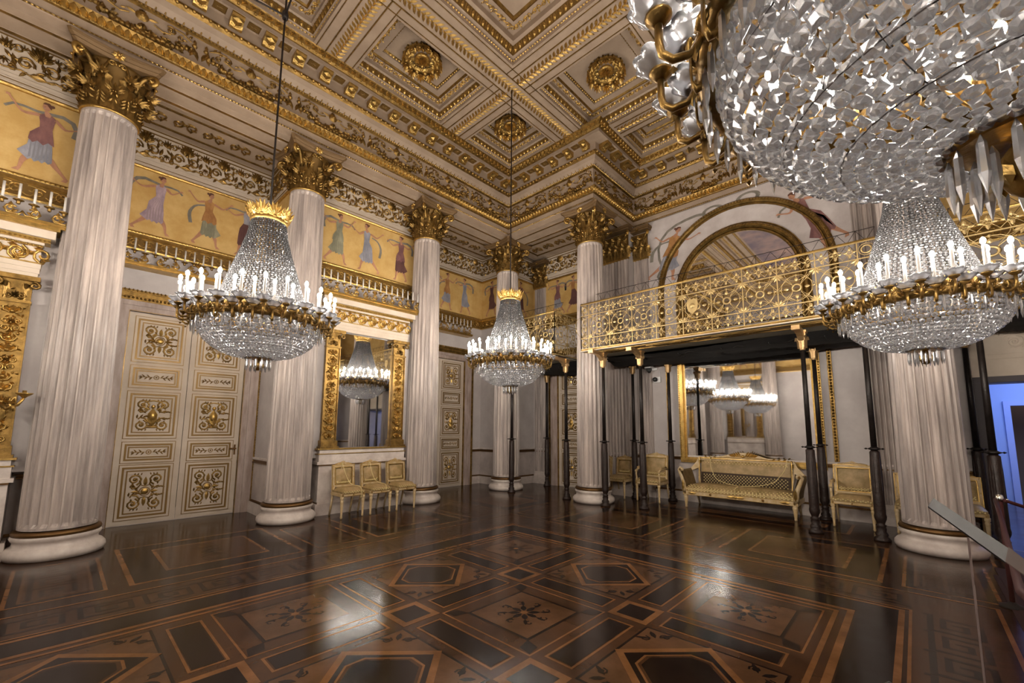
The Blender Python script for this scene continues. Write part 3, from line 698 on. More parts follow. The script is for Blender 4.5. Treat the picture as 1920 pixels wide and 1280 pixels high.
cap_m=[gold,gold,gold_dk,bronze]
cap_m=[gold_old,gold,gold_dk,mat('dark_gilt_abacus',(.16,.095,.04,1),.6,.35,bump=.4)]
c0=empty('marble_column')
build('base',col_base,marble_plain,c0); build('gilt_ring',col_ring,bronze,c0)
build('shaft',col_shaft,marble,c0); build('capital',J(cap_t,recol(col_top,1)),cap_m,c0)
tag(c0,'x','column','fluted marble columns with gilded capitals')
cols=[((0,-3*M),'fluted marble column in front of the gilded pier mirror at the picture edge, beside the double door'),
 ((0,-2*M),'fluted marble column between the double door and the row of three small chairs'),
 ((0,-M),'fluted marble column just behind the three small chairs, beside the half hidden door'),
 ((0,0),'fluted marble column standing in the back corner of the hall'),
 ((M,0),'fluted marble column at the end of the gilt balcony, first after the back corner'),
 ((3*M,0),'thick looking fluted marble column behind the slanted reading board and red rope'),
 ((4*M,0),'fluted marble column beyond the blue lit doorway'),
 ((0,-4*M),'fluted marble column outside the picture, fifth along the wall of doors'),
 ((4*M,-M),'fluted marble column on the visitor side, first from the open doorway'),((4*M,-2*M),'fluted marble column on the visitor side, second from the open doorway'),
 ((4*M,-3*M),'fluted marble column on the visitor side, third from the open doorway'),((4*M,-4*M),'fluted marble column on the visitor side, fourth from the open doorway'),
 ((M,-5*M),'fluted marble column behind the viewer, on the door side, seen in the wall mirror'),((3*M,-5*M),'fluted marble column behind the viewer, on the visitor side, seen in the wall mirror'),((0,-5*M),'fluted marble column behind the viewer in the corner of the door side'),]
for k,((x,y),lb) in enumerate(cols):
    if k==0: c0.location=(x,y,0); c0['label']=lb
    else: dup(c0,(x,y,0),None,lb,c0['group'])
# pilasters against the walls
def pilaster(w,d=.055,nf=7,z0=.33,z1=5.70):
    g=w/(nf+ (nf+1)*.35); pts=[(-w/2,0),(-w/2,d)]; x=-w/2+g*.35
    for i in range(nf):
        pts+=[(x,d),(x+g*.2,d-.022),(x+g*.5,d-.032),(x+g*.8,d-.022),(x+g,d)]; x+=g*1.35
    pts+=[(w/2,d),(w/2,0)]
    P=[[(a,z,b) for a,b in pts] for z in (z0,z1)]
    return flip(grid(P,caps=True,s=False))
def pil_cap(w):
    n=max(2,round(w/.17)); s=w/n; p=[box(-w/2-.01,w/2+.01,5.735,6.36,0,.07,2)]
    for z0,h,o in ((5.74,.50,.5),(5.74,.28,0)):
        lfp=acan(h,s*1.05,0,.03,.11)
        for i in range(n+(1 if o==0 else 0)):
            x=-w/2+(i+o)*s; p.append(X(lfp,fr((x,z0,.06),(0,0,1),(1,0,0),(0,1,0))))
    for q in (-1,1):
        sp=spiral(0,0,.012,.065,-.2,1.4,14); p.append(tube([(q*(w/2+.05+x*.6),6.32+y,.14) for x,y in sp],.02,6,1)); p.append(X(octa(.03,1),tr(q*(w/2+.05),6.32,.14)))
        p.append(tube([(q*(w/2-.06),6.18,.09),(q*(w/2),6.3,.11),(q*(w/2+.07),6.385,.14)],.026,6,0))
    p.append(box(-w/2-.10,w/2+.10,6.40,6.44,0,.19,3)); p.append(box(-w/2-.12,w/2+.12,6.44,6.50,0,.22,3))
    p.append(X(rosette(0,0,.06,.03,1,8,False),tr(0,6.43,.2)))
    p.append(box(-w/2-.02,w/2+.02,5.70,5.735,0,.075,1)); return J(p)
def make_pilaster(m,w,lb,nf):
    t=empty('wall_pilaster'); tag(t,lb,'pilaster','fluted wall pilasters')
    build('shaft',X(pilaster(w,nf=nf),m),marble,t); build('capital',X(pil_cap(w),m),cap_m,t)
    b=J(box(-w/2-.05,w/2+.05,0,.14,0,.10),box(-w/2-.02,w/2+.02,.14,.26,0,.075),box(-w/2,w/2,.26,.33,0,.06))
    build('base',J(X(b,m)),marble_plain,t); return t
E_,N_,W_,S_=(1,0,0),(0,1,0),(-1,0,0),(0,-1,0)
make_pilaster(fr((3.13,BY,0),E_,(0,0,1),S_),.36,'slim fluted pilaster on the back wall under the two white security cameras',5)
make_pilaster(fr((2.59,1.25,0),E_,(0,0,1),S_),.70,'wide shaded fluted pilaster behind the side chairs at the balcony end',8)
make_pilaster(fr((-.10,BY,0),E_,(0,0,1),S_),.40,'narrow fluted pilaster in the back corner behind the corner column',4)
make_pilaster(fr((RX-3.13,BY,0),E_,(0,0,1),S_),.36,'slim fluted pilaster on the back wall beside the armchair next to the thick column',5)
make_pilaster(fr((RX-2.59,1.25,0),E_,(0,0,1),S_),.70,'wide shaded fluted pilaster hidden behind the thick column by the rope',8)
# ================================================================ doors
def gold_frame(w,h,t=.012,z=.006): return J(box(0,w,0,t,0,z),box(0,w,h-t,h,0,z),box(0,t,t,h-t,0,z),box(w-t,w,t,h-t,0,z))
def orn_square(w,h,figure=False):
    p=[]; cx,cy=w/2,h/2; u=min(w,h)
    for sx in (-1,1):
        for sy in (-1,1):
            a=spiral(0,0,.012*u/.5,.10*u/.5,PI*.2,1.6,16)*np.array([sx,sy]); p.append(ribbon(a+[cx+sx*w*.30,cy+sy*h*.30],.026,.009)); p.append(dome(cx+sx*w*.30,cy+sy*h*.30,.024,.012))
            for k in range(4): p.append(leaf(cx+sx*w*(.18+.08*k),cy+sy*h*(.05+.02*k),sy*(1.2-.5*k)+(0 if sx>0 else 1.2),.07,.03,.009))
            p.append(ribbon([(cx+sx*w*.16,cy+sy*h*.28),(cx+sx*w*.12,cy+sy*h*.18),(cx+sx*w*.20,cy+sy*h*.10),(cx+sx*w*.34,cy+sy*h*.08),(cx+sx*w*.38,cy+sy*h*.13)],.024,.009))
            p.append(leaf(cx+sx*w*.34,cy+sy*h*.16,sy*PI/2,.06,.03,.008))
            for k in range(3): p.append(leaf(cx+sx*w*(.14+.09*k),cy+sy*h*.40,sy*(PI/2)+(.3*sx),.045,.022,.007))
    g=[]
    if figure:
        g=[X(sphere(.028,1,8,6,1.2),tr(cx,cy+.135,.02)@sc(1,1,.6)@rx(-PI/2)),X(leaf(0,0,-PI/2,.34,.15,.035,1),tr(cx,cy+.12,0)),X(dome(0,0,.07,.04,1,10),tr(cx,cy-.02,0)@sc(.8,1.4,1)),
          ribbon([(cx-.04,cy+.09),(cx-.11,cy+.12),(cx-.15,cy+.17),(cx-.08,cy+.22),(cx,cy+.235),(cx+.08,cy+.22),(cx+.15,cy+.17),(cx+.11,cy+.12),(cx+.04,cy+.09)],.022,.014,1),
          leaf(cx-.02,cy-.14,-PI/2,.08,.03,.012,1),leaf(cx+.02,cy-.14,-PI/2,.08,.03,.012,1)]
        p+=[ribbon([(cx-.08,cy-h*.36),(cx+.08,cy-h*.36)],.03,.012),ribbon([(cx-.05,cy-h*.31),(cx+.05,cy-h*.31)],.02,.012)]
    else:
        g=[dome(cx,cy,.052,.018,1,12)]; p+=[ribbon(spiral(cx,cy,.066,.066,0,1,18),.014,.01)]
        for a in (PI/2,-PI/2): g+=[leaf(cx,cy+math.copysign(.075,sin(a)),a,.125*h/.5,.06,.014,1)]; p+=[ribbon([(cx-.05,cy+math.copysign(.10,sin(a))),(cx,cy+math.copysign(.085,sin(a))),(cx+.05,cy+math.copysign(.10,sin(a)))],.014,.008)]
        for a in (0,PI): g+=[leaf(cx+math.copysign(.07,cos(a)),cy,a,.11*w/.5,.045,.012,1)]; p+=[leaf(cx+math.copysign(.07,cos(a)),cy,a+k,.08,.025,.008) for k in (.7,-.7)]
    return J(p+[X(t,tr(0,0,.0)) for t in g])
def orn_bar(w,h):
    cx,cy=w/2,h/2; p=[ribbon(spiral(cx,cy,.032,.032,0,1,14),.012,.008),dome(cx,cy,.014,.01)]
    for s in (-1,1):
        for k in range(5): p.append(leaf(cx+s*(.055+.03*k),cy,(0 if s>0 else PI)+(-1)**k*.8,.06,.022,.008))
        p.append(ribbon([(cx+s*.05,cy),(cx+s*.20,cy)],.012,.008)); p.append(palmette(cx+s*.19,cy,.04,.008,0,5,0 if s>0 else PI))
    return J(p)
def make_door(n,m,label=None,handle=True):
    """m: local frame, x along the wall from the middle of the door, y up, z into the room"""
    lw,lh=.832,3.385; root=empty('door_%d'%n); root['kind']='structure'
    if label: root['label']=label
    for s in (-1,1):
        x0=-lw if s<0 else .004; x1=x0+lw-.004
        bd=[box(x0,x1,.012,lh,-.10,.0)]
        rows=[(.085,.925,'p'),(.965,1.29,'b'),(1.35,2.10,'f'),(2.165,2.52,'b'),(2.585,3.325,'p')]
        fr_=[];br=[];orn=[]
        for a,b,k in rows:
            xa,xb=x0+.085,x1-.085; w,h=xb-xa,b-a
            bd.append(J(box(xa,xb,a,a+.03,0,.012),box(xa,xb,b-.03,b,0,.012),box(xa,xa+.03,a+.03,b-.03,0,.012),box(xb-.03,xb,a+.03,b-.03,0,.012)))
            br.append(X(gold_frame(w+.02,h+.02,.016,.008),tr(xa-.01,a-.01))); fr_.append(X(gold_frame(w-.06,h-.06,.027,.012),tr(xa+.03,a+.03)))
            i=.085 if k!='b' else .075; fr_.append(X(gold_frame(w-2*i,h-2*i,.017,.009),tr(xa+i,a+i)))
            o=orn_square(w-2*i-.035,h-2*i-.035,k=='f') if k!='b' else orn_bar(w-2*i,h-2*i)
            o=X(o,tr(xa+i+(.0175 if k!='b' else 0),a+i+(.0175 if k!='b' else 0))); 
            orn.append(o)
        lf_=build('door_leaf',X(J(bd),m),cream,root)
        build('panel_moulding',X(J(fr_+br),m),gold_dk,lf_); build('gilded_ornament',X(J(orn),m),[gold_old,gold],lf_)
    if handle:
        h=J(X(box(-.012,.012,-.09,.09,0,.012),tr(lw-.05,1.13)),X(box(-.07,.02,-.012,.012,.012,.045),tr(lw-.05,1.15)),X(sphere(.02,0),tr(lw-.12,1.15,.035)))
        build('door_handle',X(h,m),bronze,root)
    def jamb(x0,x1,z,mm=0,top=None): 
        t_=top; return [box(-x1,-x0,0,t_,0,z,mm),box(x0,x1,0,t_,0,z,mm),box(-x0,x0,t_-(x1-x0),t_,0,z,mm)]
    f=jamb(.84,.935,.055,0,3.49)+jamb(.935,1.07,.075,0,3.62)
    f+=[box(-1.13,1.13,3.62,3.68,0,.12,1),box(-1.16,1.16,3.68,3.72,0,.15,1)]
    build('door_frame',X(J(f),m),[frame_red,gold_old],root)
    g=jamb(1.07,1.135,.085,0,3.625)
    bd_=[X(octa(.022),tr(s*1.10,.05+i*.05,.088)@sc(1,1.2,.8)) for s in (-1,1) for i in range(72)]+[X(octa(.022),tr(-1.07+i*.05,3.60,.088)) for i in range(44)]
    bd_+=[X(leaf(-1.13+i*.05,3.69,PI/2,.045,.035,.01),tr(0,0,.15)) for i in range(46)]
    bd_+=jamb(.835,.843,.06,0,3.405)
    build('gilded_architrave',X(J(g+bd_),m),gold_old,root)
    return root
make_door(1,fr((AX+.058,-2.5*M+.03,0),N_,(0,0,1),E_),'cream double door with gilded panels behind the first chandelier')
make_door(2,fr((AX+.058,-.5*M+.12,0),N_,(0,0,1),E_),'cream gilded double door half hidden by the column behind the chairs',False)
make_door(3,fr((.5*M+.10,BY-.058,0),E_,(0,0,1),S_),'cream gilded double door on the back wall between iron posts',True)
# open doorway: upper panel and dark frame, and the blue lit room beyond
dw=fr((9.28,BY,0),E_,(0,0,1),S_); root=empty('door_4'); root['kind']='structure'; root['label']='open doorway to a blue lit room behind the red rope'
build('door_frame',X(J(box(-.68-.14,-.68,0,2.35,0,.05),box(.68,.82,0,2.35,0,.05),box(-.82,.82,2.27,2.36,0,.06)),dw),mat('grey_door_casing','#4a4448',.6),root)
build('overdoor_panel',X(J(box(-.82,.82,2.36,3.5,0,.03,0),X(gold_frame(1.5,.78,.016,.012),tr(-.75,2.62,.03)),X(gold_frame(1.36,.64,.012,.01),tr(-.68,2.69,.03)),X(orn_square(1.2,.5),tr(-.6,2.76,.03))),dw),[cream,gold_old],root)
struct('wall_beyond',[box(8.2,8.5,2.2,6.2,0,3.2),box(10.2,10.5,2.2,6.2,0,3.2),box(8.2,9.30,6.1,6.3,0,3.2),box(10.1,10.5,6.1,6.3,0,3.2),box(9.30,10.1,6.1,6.3,2.10,3.2),box(8.2,10.5,2.2,6.3,3.2,3.3)],blue_lit_wall)
fr2=fr((9.7,6.1,0),E_,(0,0,1),S_); r5=empty('door_5'); r5['kind']='structure'
build('door_frame',X(J(box(-.50,-.40,0,2.10,0,.05),box(.40,.50,0,2.10,0,.05),box(-.50,.50,2.10,2.20,0,.05)),fr2),mat('pale_blue_casing','#a9b4e0',.5),r5)
struct('wall_far_room',[box(8.8,10.8,7.4,7.5,0,3)],mat('brown_dim_wall','#6b564a',.8))
XC_=2*M
# ================================================================ gilded pier mirrors on the wall of doors
def relief_fill(w,h,seed,dens=1.0):
    """candelabrum arabesque filling an upright strip w x h"""
    r=random.Random(seed); p=[]; y=.04; k=0
    for _ in range(int(h*60)): p.append(leaf(r.uniform(-w*.42,w*.42),r.uniform(.02,h-.04),r.uniform(0,6.28),.05,.025,.014))
    while y<h-.06:
        kind=k%4; s=w/.2
        if kind==0:
            p+=[X(palmette(0,0,.075*s,.025,0,7),tr(0,y))]; 
            for q in (-1,1): a=spiral(0,0,.01,.035*s,0,1.3*q,10); p.append(ribbon(a+[q*.05*s,y+.02],.018*s,.016))
            y+=.12
        elif kind==1:
            p+=[leaf(0,y,PI/2,.10,.09*s,.03),leaf(0,y+.02,PI/2+.8,.09*s,.05,.02),leaf(0,y+.02,PI/2-.8,.09*s,.05,.02),dome(0,y+.02,.025*s,.03)]
            for q in (-1,1): p.append(ribbon([(q*.02,y),(q*.07*s,y+.03),(q*.075*s,y+.07),(q*.04*s,y+.09)],.016*s,.016))
            y+=.125
        elif kind==2:
            p+=[ribbon([(-.06*s,y+.05),(-.04*s,y+.01),(0,y),(.04*s,y+.01),(.06*s,y+.05)],.026*s,.022),dome(0,y+.045,.03*s,.03),leaf(0,y+.06,PI/2,.06,.04,.02)]
            for q in (-1,1): p+=[leaf(q*.05*s,y+.04,PI/2+q*.4,.06,.03,.015),dome(q*.065*s,y+.095,.014,.018)]
            y+=.12
        else:
            for q in (-1,1):
                a=spiral(0,0,.008,.04*s,PI/2,1.4*q,12); p.append(ribbon(a+[q*.042*s,y+.04],.018*s,.016)); p.append(leaf(q*.02,y+.08,PI/2+q*1.1,.07*s,.035,.015))
            p.append(leaf(0,y,PI/2,.09,.04,.025)); y+=.105
        k+=1
    return J(p)
def pier_mirror(y0,lb):
    m=fr((PX,y0,0),N_,(0,0,1),E_); root=empty('pier_mirror'); tag(root,lb,'mirror','gilded pier mirrors between the columns')
    D=.38
    ped=[box(-.86,.86,0,.88,0,D),box(-.90,.90,.88,.93,0,D+.03),box(-.87,.87,.93,1.06,0,D+.01),box(-.89,.89,1.06,1.075,0,D+.02,1),box(-.86,.86,1.075,1.14,0,D+.0),
         box(-.862,.862,.235,.2,0,D+.03),box(-.90,.90,0,.20,0,D+.04),box(-.865,.865,.20,.225,0,D+.02,2),box(-.865,.865,.86,.882,0,D+.02,2)]
    build('pedestal',X(J(ped),m),[marble_plain,gold,bronze],root)
    build('backing',X(J(box(-.84,.84,1.14,3.36,0,D-.10),box(-1.12,1.12,.99,3.95,0,D-.12)),m),plaster,root)
    build('glass',X(T([(-.56,1.17,D-.095),(.56,1.17,D-.095),(.56,3.36,D-.095),(-.56,3.36,D-.095)],[0,1,2,3],[4]),m),mirror,root)
    build('sill_strip',X(J(box(-.9,.9,1.14,1.165,0,D+.02)),m),gold,root)
    for s in (-1,1):
        x=s*.70
        p=[box(x-.15,x+.15,1.165,1.30,0,D+.01),box(x-.17,x+.17,1.165,1.20,0,D+.03),box(x-.135,x+.135,1.30,3.02,0,D-.05),box(x-.135,x-.12,1.30,3.02,D-.05,D-.025),box(x+.12,x+.135,1.30,3.02,D-.05,D-.025)]
        p+=[box(x-.145,x+.145,1.30-.02*k,1.31-.02*k,0,D-.03+.012*k) for k in range(4)]
        p.append(recol(X(relief_fill(.2,1.68,3),tr(x,1.32,D-.05)@sc(1.05,1,1.7)),1))
        # little capital
        p+=[box(x-.14,x+.14,3.02,3.05,0,D-.01),X(relief_fill(.22,.2,9),tr(x,3.05,D-.04)@sc(1,1,1.6)),box(x-.13,x+.13,3.05,3.30,0,D-.04),box(x-.19,x+.19,3.30,3.355,0,D+.04)]
        for q in (-1,1): p.append(tube([(x+q*.15+a,3.25+b,D+.0) for a,b in spiral(0,0,.01,.05,0,1.3,12)],.016,6)); p.append(X(acan(.22,.10,0,.02,.06),fr((x+q*.08,3.05,D-.05),(0,0,1),(1,0,0),(0,1,0))))
        build('gilded_pilaster',X(J(p),m),[gold_old,gold],root)
    e=[box(-.86,.86,3.355,3.41,0,D-.02),box(-.87,.87,3.41,3.47,0,D-.01),box(-.875,.875,3.47,3.53,0,D),box(-.88,.88,3.53,3.545,0,D+.015,1),box(-.86,.86,3.545,3.745,0,D-.02),box(-.87,.87,3.745,3.77,0,D+.01,1),
       box(-.88,.88,3.77,3.80,0,D+.03),box(-.93,.93,3.80,3.85,0,D+.06,1),box(-.97,.97,3.85,3.95,0,D+.10),box(-1.0,1.0,3.95,3.99,0,D+.14,1)]
    e.append(recol(many(X(fo,sc(1,1.1,1.2)),[tr(-.84+i*.21+.05,3.645,D-.02) for i in range(8)]),1))
    e.append(recol(many(octa(.014),[tr(-.92+i*.04,3.82,D+.065) for i in range(47)]),1)); e.append(recol(many(X(egg,sc(.9)),[tr(-.86+i*.055,3.755,D+.012) for i in range(32)]),1))
    build('entablature',X(J(e),m),[cream,gold],root)
    return m,D
def candle_rail(m,W_,z,D,n,lb):
    """row of unlit candles on a gilded bracketed rail"""
    root=empty('candle_rail'); tag(root,lb,'candle rail','gilded candle rails under the painted frieze')
    p=[box(-W_,W_,z,z+.035,0,D),box(-W_,W_,z-.02,z,0,D-.02)]
    k=int(2*W_/.19)
    for i in range(k):
        x=-W_+(i+.5)*2*W_/k; q=1 if i%2 else -1
        p+=[tube([(x+a*q,z+.10+b,D-.02) for a,b in spiral(0,0,.01,.055,0,1.4,12)],.011,5),tube([(x+q*.05,z+.10,D-.02),(x+q*.02,z+.05,D-.02),(x-q*.07,z+.05,D-.02),(x-q*.1,z+.1,D-.02)],.012,5),X(leaf(0,0,PI/2,.09,.05,.02),tr(x,z+.10,D-.02)),X(leaf(0,0,PI/2+q,.08,.04,.02),tr(x,z+.06,D-.02))]
    p+=[X(palmette(0,0,.10,.02,0,7),tr(x,z+.17,D-.02)) for x in (0,)]
    build('gilded_rail',X(J(p),m),gold,root)
    cup=J(lathe([(.012,0),(.02,.01),(.016,.03),(.035,.045),(.05,.05),(.045,.056),(.014,.058),(.014,.07)],10)); cd=lathe([(.0125,.07),(.0125,.26)],8)
    cp=None
    for i in range(n):
        x=-W_+.05+(2*W_-.1)*i/(n-1); mm=m@fr((x,z+.155+(.02 if i%2 else 0),D-.03),(1,0,0),(0,0,-1),(0,1,0))
        loc=mm[:3,3]
        if cp is None:
            cp=build('candle_cup',cup,gold_old,root,loc); cc=build('candle',cd,candle_dim,cp)
        else:
            o=cp.copy(); link(o); o.parent=root; o.location=loc; c2=cc.copy(); link(c2); c2.parent=o
m1,D1=pier_mirror(-1.5*M+.03,'gilded pier mirror above the three small chairs, reflecting a lit chandelier')
m2,D2=pier_mirror(-3.5*M,'gilded pier mirror at the picture edge beside the biggest column, only one pilaster showing')
for o_ in [o for o in S.objects if o.name=='pier_mirror']: r3=dup(o_,(0,0,0),None,'gilded pier mirror on the wall behind the viewer, seen in the wall mirror','gilded pier mirrors between the columns'); r3.matrix_world=Matrix((fr((1.32,RY-.6,0),W_,(0,0,1),N_)@np.linalg.inv(m1)).tolist())
candle_rail(m1,1.06,4.012,D1+.14,17,'gilded candle rail on the pier mirror above the three small chairs')
candle_rail(m2,1.06,4.012,D2+.14,17,'gilded candle rail on the pier mirror at the picture edge')
candle_rail(fr((AX,-2.5*M,0),N_,(0,0,1),E_),1.02,4.13,.26,16,'gilded candle rail high above the cream double door behind the first chandelier')
candle_rail(fr((AX,-.5*M+.1,0),N_,(0,0,1),E_),1.0,4.13,.26,16,'gilded candle rail above the half hidden door beside the back corner')
r=empty('wall_sconce'); tag(r,'gilded wall sconce jutting from the gilded pilaster at the picture edge','sconce')
build('back_plate',X(J(X(rosette(0,0,.09,.03,0,8,True),tr()),leaf(0,-.05,-PI/2,.2,.09,.03)),fr((.06,-8.47,1.82),N_,(0,0,1),E_)),gold,r)
build('arm',J(tube([(.06,-8.47,1.80),(.16,-8.42,1.74),(.22,-8.34,1.78),(.22,-8.30,1.86)],[.02,.018,.016,.014],8),X(lathe([(.012,0),(.03,.02),(.07,.05),(.075,.06),(.02,.062),(.018,.09)],14),tr(.22,-8.30,1.86)),X(rosette(0,0,.08,.03,0,8),tr(.2,-8.36,1.80)@rx(PI/2))),gold,r)
# ================================================================ large mirror, arch and painted wall of the middle bay
XC=2*M
mB=fr((XC,BY,0),E_,(0,0,1),S_)
struct('wall_fresco',X(J(box(-2.31,2.31,3.3,6.6,0,.012)),mB),fresco_pale)
def arch_pts(r,zc,z0,n=28): return [(r,z0)]+[(r*cos(a),zc+r*sin(a)) for a in np.linspace(0,PI,n)]+[(-r,z0)]
def arch_band(r0,r1,zc,z0,d,mm=0):
    A,B=arch_pts(r0,zc,z0),arch_pts(r1,zc,z0); P=[[(*a,.0),(*a,d*.6),(*(np.array(a)*.7+np.array(b)*.3),d),(*(np.array(a)*.3+np.array(b)*.7),d),(*b,d*.6),(*b,0)] for a,b in zip(A,B)]
    return grid(P,closeV=False,s=False,m=mm)
root=empty('arched_mirror'); tag(root,'arched mirror in gilded frame on the painted wall above the balcony','mirror')
z0=3.35
build('glass',X(T([(x,y,.02) for x,y in arch_pts(1.13,4.62,z0)],list(range(30)),[30]),mB),mirror,root)
build('inner_frame',X(J(arch_band(1.11,1.17,4.62,z0,.05),arch_band(1.17,1.27,4.62,z0,.09),arch_band(1.27,1.30,4.62,z0,.05)),mB),gold_old,root)
def on_arch(r,zc,n,t): return many(t,[fr((r*cos(a),zc+r*sin(a),.09),(-sin(a),cos(a),0),(-cos(a),-sin(a),0),(0,0,1)) for a in np.linspace(0,PI,n)])
build('outer_band',X(J(arch_band(1.58,1.62,4.70,z0,.05),arch_band(1.62,1.72,4.70,z0,.08)),mB),gold_old,root)
build('inner_beading',X(on_arch(1.24,4.62,60,X(leaf(-.02,0,.5,.06,.03,.02),tr(0,0,.0))),mB),gold,root)
bb=[on_arch(1.67,4.70,90,X(octa(.02),sc(1.3,1,1)))]+[many(X(octa(.02),tr(0,0,.08)),[tr(s*1.67,z0+.05*i) for i in range(27)]) for s in (-1,1)]
build('outer_beading',X(J(bb),mB),gold,root)
root=empty('wall_mirror'); tag(root,'large gilt framed mirror above the sofa under the balcony, full of chandelier reflections','mirror')
build('glass',X(T([(-1.19,.95,.02),(1.19,.95,.02),(1.19,3.1,.02),(-1.19,3.1,.02)],[0,1,2,3],[4]),mB),mirror,root)
f=[]
for a,b,d in ((1.17,1.20,.05),(1.20,1.27,.10),(1.27,1.315,.06)):
    f+=[box(-b,-a,.95-(b-1.17)*.8,3.15,0,d),box(a,b,.95-(b-1.17)*.8,3.15,0,d),box(-a,a,.95-(b-1.17)*.8,.95-(a-1.17)*.8,0,d)]
f+=[many(X(octa(.016),sc(1,1.3,1)),[tr(s*1.295,.95+i*.05,.06) for i in range(44)]) for s in (-1,1)]
build('gilded_frame',X(J(f),mB),gold,root)
for i,(x,l) in enumerate(((-1.56,'gilded beaded moulding strip beside the iron post under the cameras'),(1.46,'gilded beaded moulding strip between the big mirror and the armchair'))):
    t=J(box(x-.035,x+.035,.99,3.2,0,.03),box(x-.035,x-.025,.99,3.2,0,.04),box(x+.025,x+.035,.99,3.2,0,.04),many(X(leaf(-.0,-.03,PI/2,.05,.045,.02),tr(0,0,0)),[tr(x,1.03+i*.055,.03) for i in range(39)]))
    trim(X(t,mB),[gold_old],l)
# ================================================================ painted dancers
def dancer(v,flipx=False):
    """standing dancer about 1 tall, drawn flat on the plaster; mats: 0 skin 1 hair 2 bodice 3 skirt 4 scarf 5 skirt folds"""
    r=random.Random(v); p=[]; lay=[0]
    def poly(pts,m):
        lay[0]+=1; pts=np.asarray(pts,float); n=len(pts)
        a=sum(pts[i][0]*pts[(i+1)%n][1]-pts[(i+1)%n][0]*pts[i][1] for i in range(n))
        if a<0: pts=pts[::-1]
        p.append(T([(x,y,.002+lay[0]*.0004) for x,y in pts],list(range(n)),[n],m))
    def limb(pp,w0,w1,m):
        pp=np.asarray(pp,float); t=np.linspace(0,1,9); k=np.linspace(0,1,len(pp)); q=np.stack([np.interp(t,k,pp[:,0]),np.interp(t,k,pp[:,1])],1)
        q[1:-1]=(q[:-2]+q[2:]+2*q[1:-1])/4; d=np.gradient(q,axis=0); d/=np.linalg.norm(d,axis=1)[:,None]; n=np.stack([-d[:,1],d[:,0]],1); w=(w0+(w1-w0)*t+.006*np.sin(t*PI*2))[:,None]/2
        poly(np.concatenate([q+n*w,(q-n*w)[::-1]]),m)
    lean=r.uniform(-.04,.05); sw=r.uniform(.02,.09)
    hx,hy=lean+.02,.93
    # scarf behind
    sc_=[(-.30+r.uniform(-.05,.05),.62),(-.33,.78),(-.20,.90),(-.05,.84),(.1,.80),(.26,.88),(.33,.76)] if v%3 else [(-.26,.34),(-.30,.52),(-.22,.68),(-.08,.72)]
    limb(sc_,.05,.03,4)
    # legs
    limb([(-.03,.32),(-.07-sw,.16),(-.10-sw*2,.03)],.075,.03,0); poly([(-.12-sw*2,.04),(-.085-sw*2,.045),(-.05-sw*2,.0),(-.10-sw*2,-.005)],0)
    limb([(.03,.32),(.05+sw,.15),(.07+sw,.02)],.075,.03,0); poly([(.055+sw,.03),(.09+sw,.03),(.13+sw,-.01),(.07+sw,-.015)],0)
    # clinging skirt with a fluttering hem and folds
    q=r.choice((-1,1)); hem=[(-.115-(q<0)*.07,.20+(q<0)*.04),(-.085,.17),(-.055,.195),(-.03,.16),(.0,.185),(.035,.155),(.06,.19),(.09,.165),(.115+(q>0)*.07,.20+(q>0)*.05)]
    poly([(lean-.05,.62),(-.09,.50),(-.105,.36)]+hem+[(.11,.36),(.095,.50),(lean+.055,.62)],3)
    for k in range(6):
        x=-.09+k*.034; poly([(lean+(k-2.5)*.014,.60),(x-.006,.40),(x-.010,.21),(x+.012,.19),(x+.004,.42),(lean+(k-2.5)*.014+.005,.60)],5)
    if v%2: poly([(lean-.055,.63),(-.10,.52),(-.115,.42),(-.06,.45),(-.02,.40),(.03,.44),(.07,.40),(.11,.44),(.10,.53),(lean+.06,.63)],2)
    # torso, neck, head
    poly([(lean-.052,.60),(lean-.062,.70),(lean-.075,.79),(lean-.03,.825),(lean+.03,.825),(lean+.078,.79),(lean+.06,.70),(lean+.055,.60)],2)
    poly([(lean-.03,.825),(lean-.018,.79),(lean+.02,.79),(lean+.032,.825),(hx+.014,.87),(hx-.014,.87)],0)
    poly(ng(hx,hy-.012,.042,14,0,.86,1.12),0)
    poly([(hx-.04,hy-.03),(hx-.048,hy+.02),(hx-.02,hy+.05),(hx+.022,hy+.045),(hx+.036,hy+.018),(hx+.0,hy+.022),(hx-.018,hy-.005)],1); poly(ng(hx-.05,hy+.018,.02,8),1)
    poly(ng(hx+.016,hy-.012,.0045,6),1); poly([(hx+.012,hy-.034),(hx+.03,hy-.031),(hx+.018,hy-.04)],3); poly([(hx+.030,hy-.008),(hx+.042,hy-.022),(hx+.030,hy-.024)],0)
    # arms with hands
    ay=r.uniform(-.05,.12); by=r.uniform(-.02,.16)
    limb([(lean-.07,.785),(-.19,.70+ay*.4),(-.31,.78+ay)],.036,.018,0); limb([(lean+.07,.785),(.19,.71+by*.3),(.31,.80+by)],.036,.018,0)
    for hx2,hy2,s in ((-.31,.78+ay,-1),(.31,.80+by,1)):
        poly(ng(hx2,hy2,.014,8,0,1.2,1),0)
        for k in range(4): limb([(hx2,hy2),(hx2+s*.02,hy2+.012-.008*k),(hx2+s*.036,hy2+.014-.012*k)],.007,.004,0)
    t=J(p); 
    return X(t,sc(-1,1,1)) if flipx else t
MD=[skin,hair_m,None,None,scarf_m,None]
def put_dancer(m,v,h,lb,c1,c2,flipx=False,tilt=0):
    a,b=drs[c1],drs[c2]; mats=[skin,hair_m,a,b,scarf_m,mat('painted_fold_%d'%c2,tuple(x*.62 for x in b.node_tree.nodes['Principled BSDF'].inputs[0].default_value[:3])+(1,),.8)]
    o=build('painted_dancer',X(dancer(v,flipx),m@tr(0,0,.006)@rz(tilt)@sc(h,h,1)),mats); tag(o,lb,'wall painting','dancers painted on the frieze')
zf=4.81
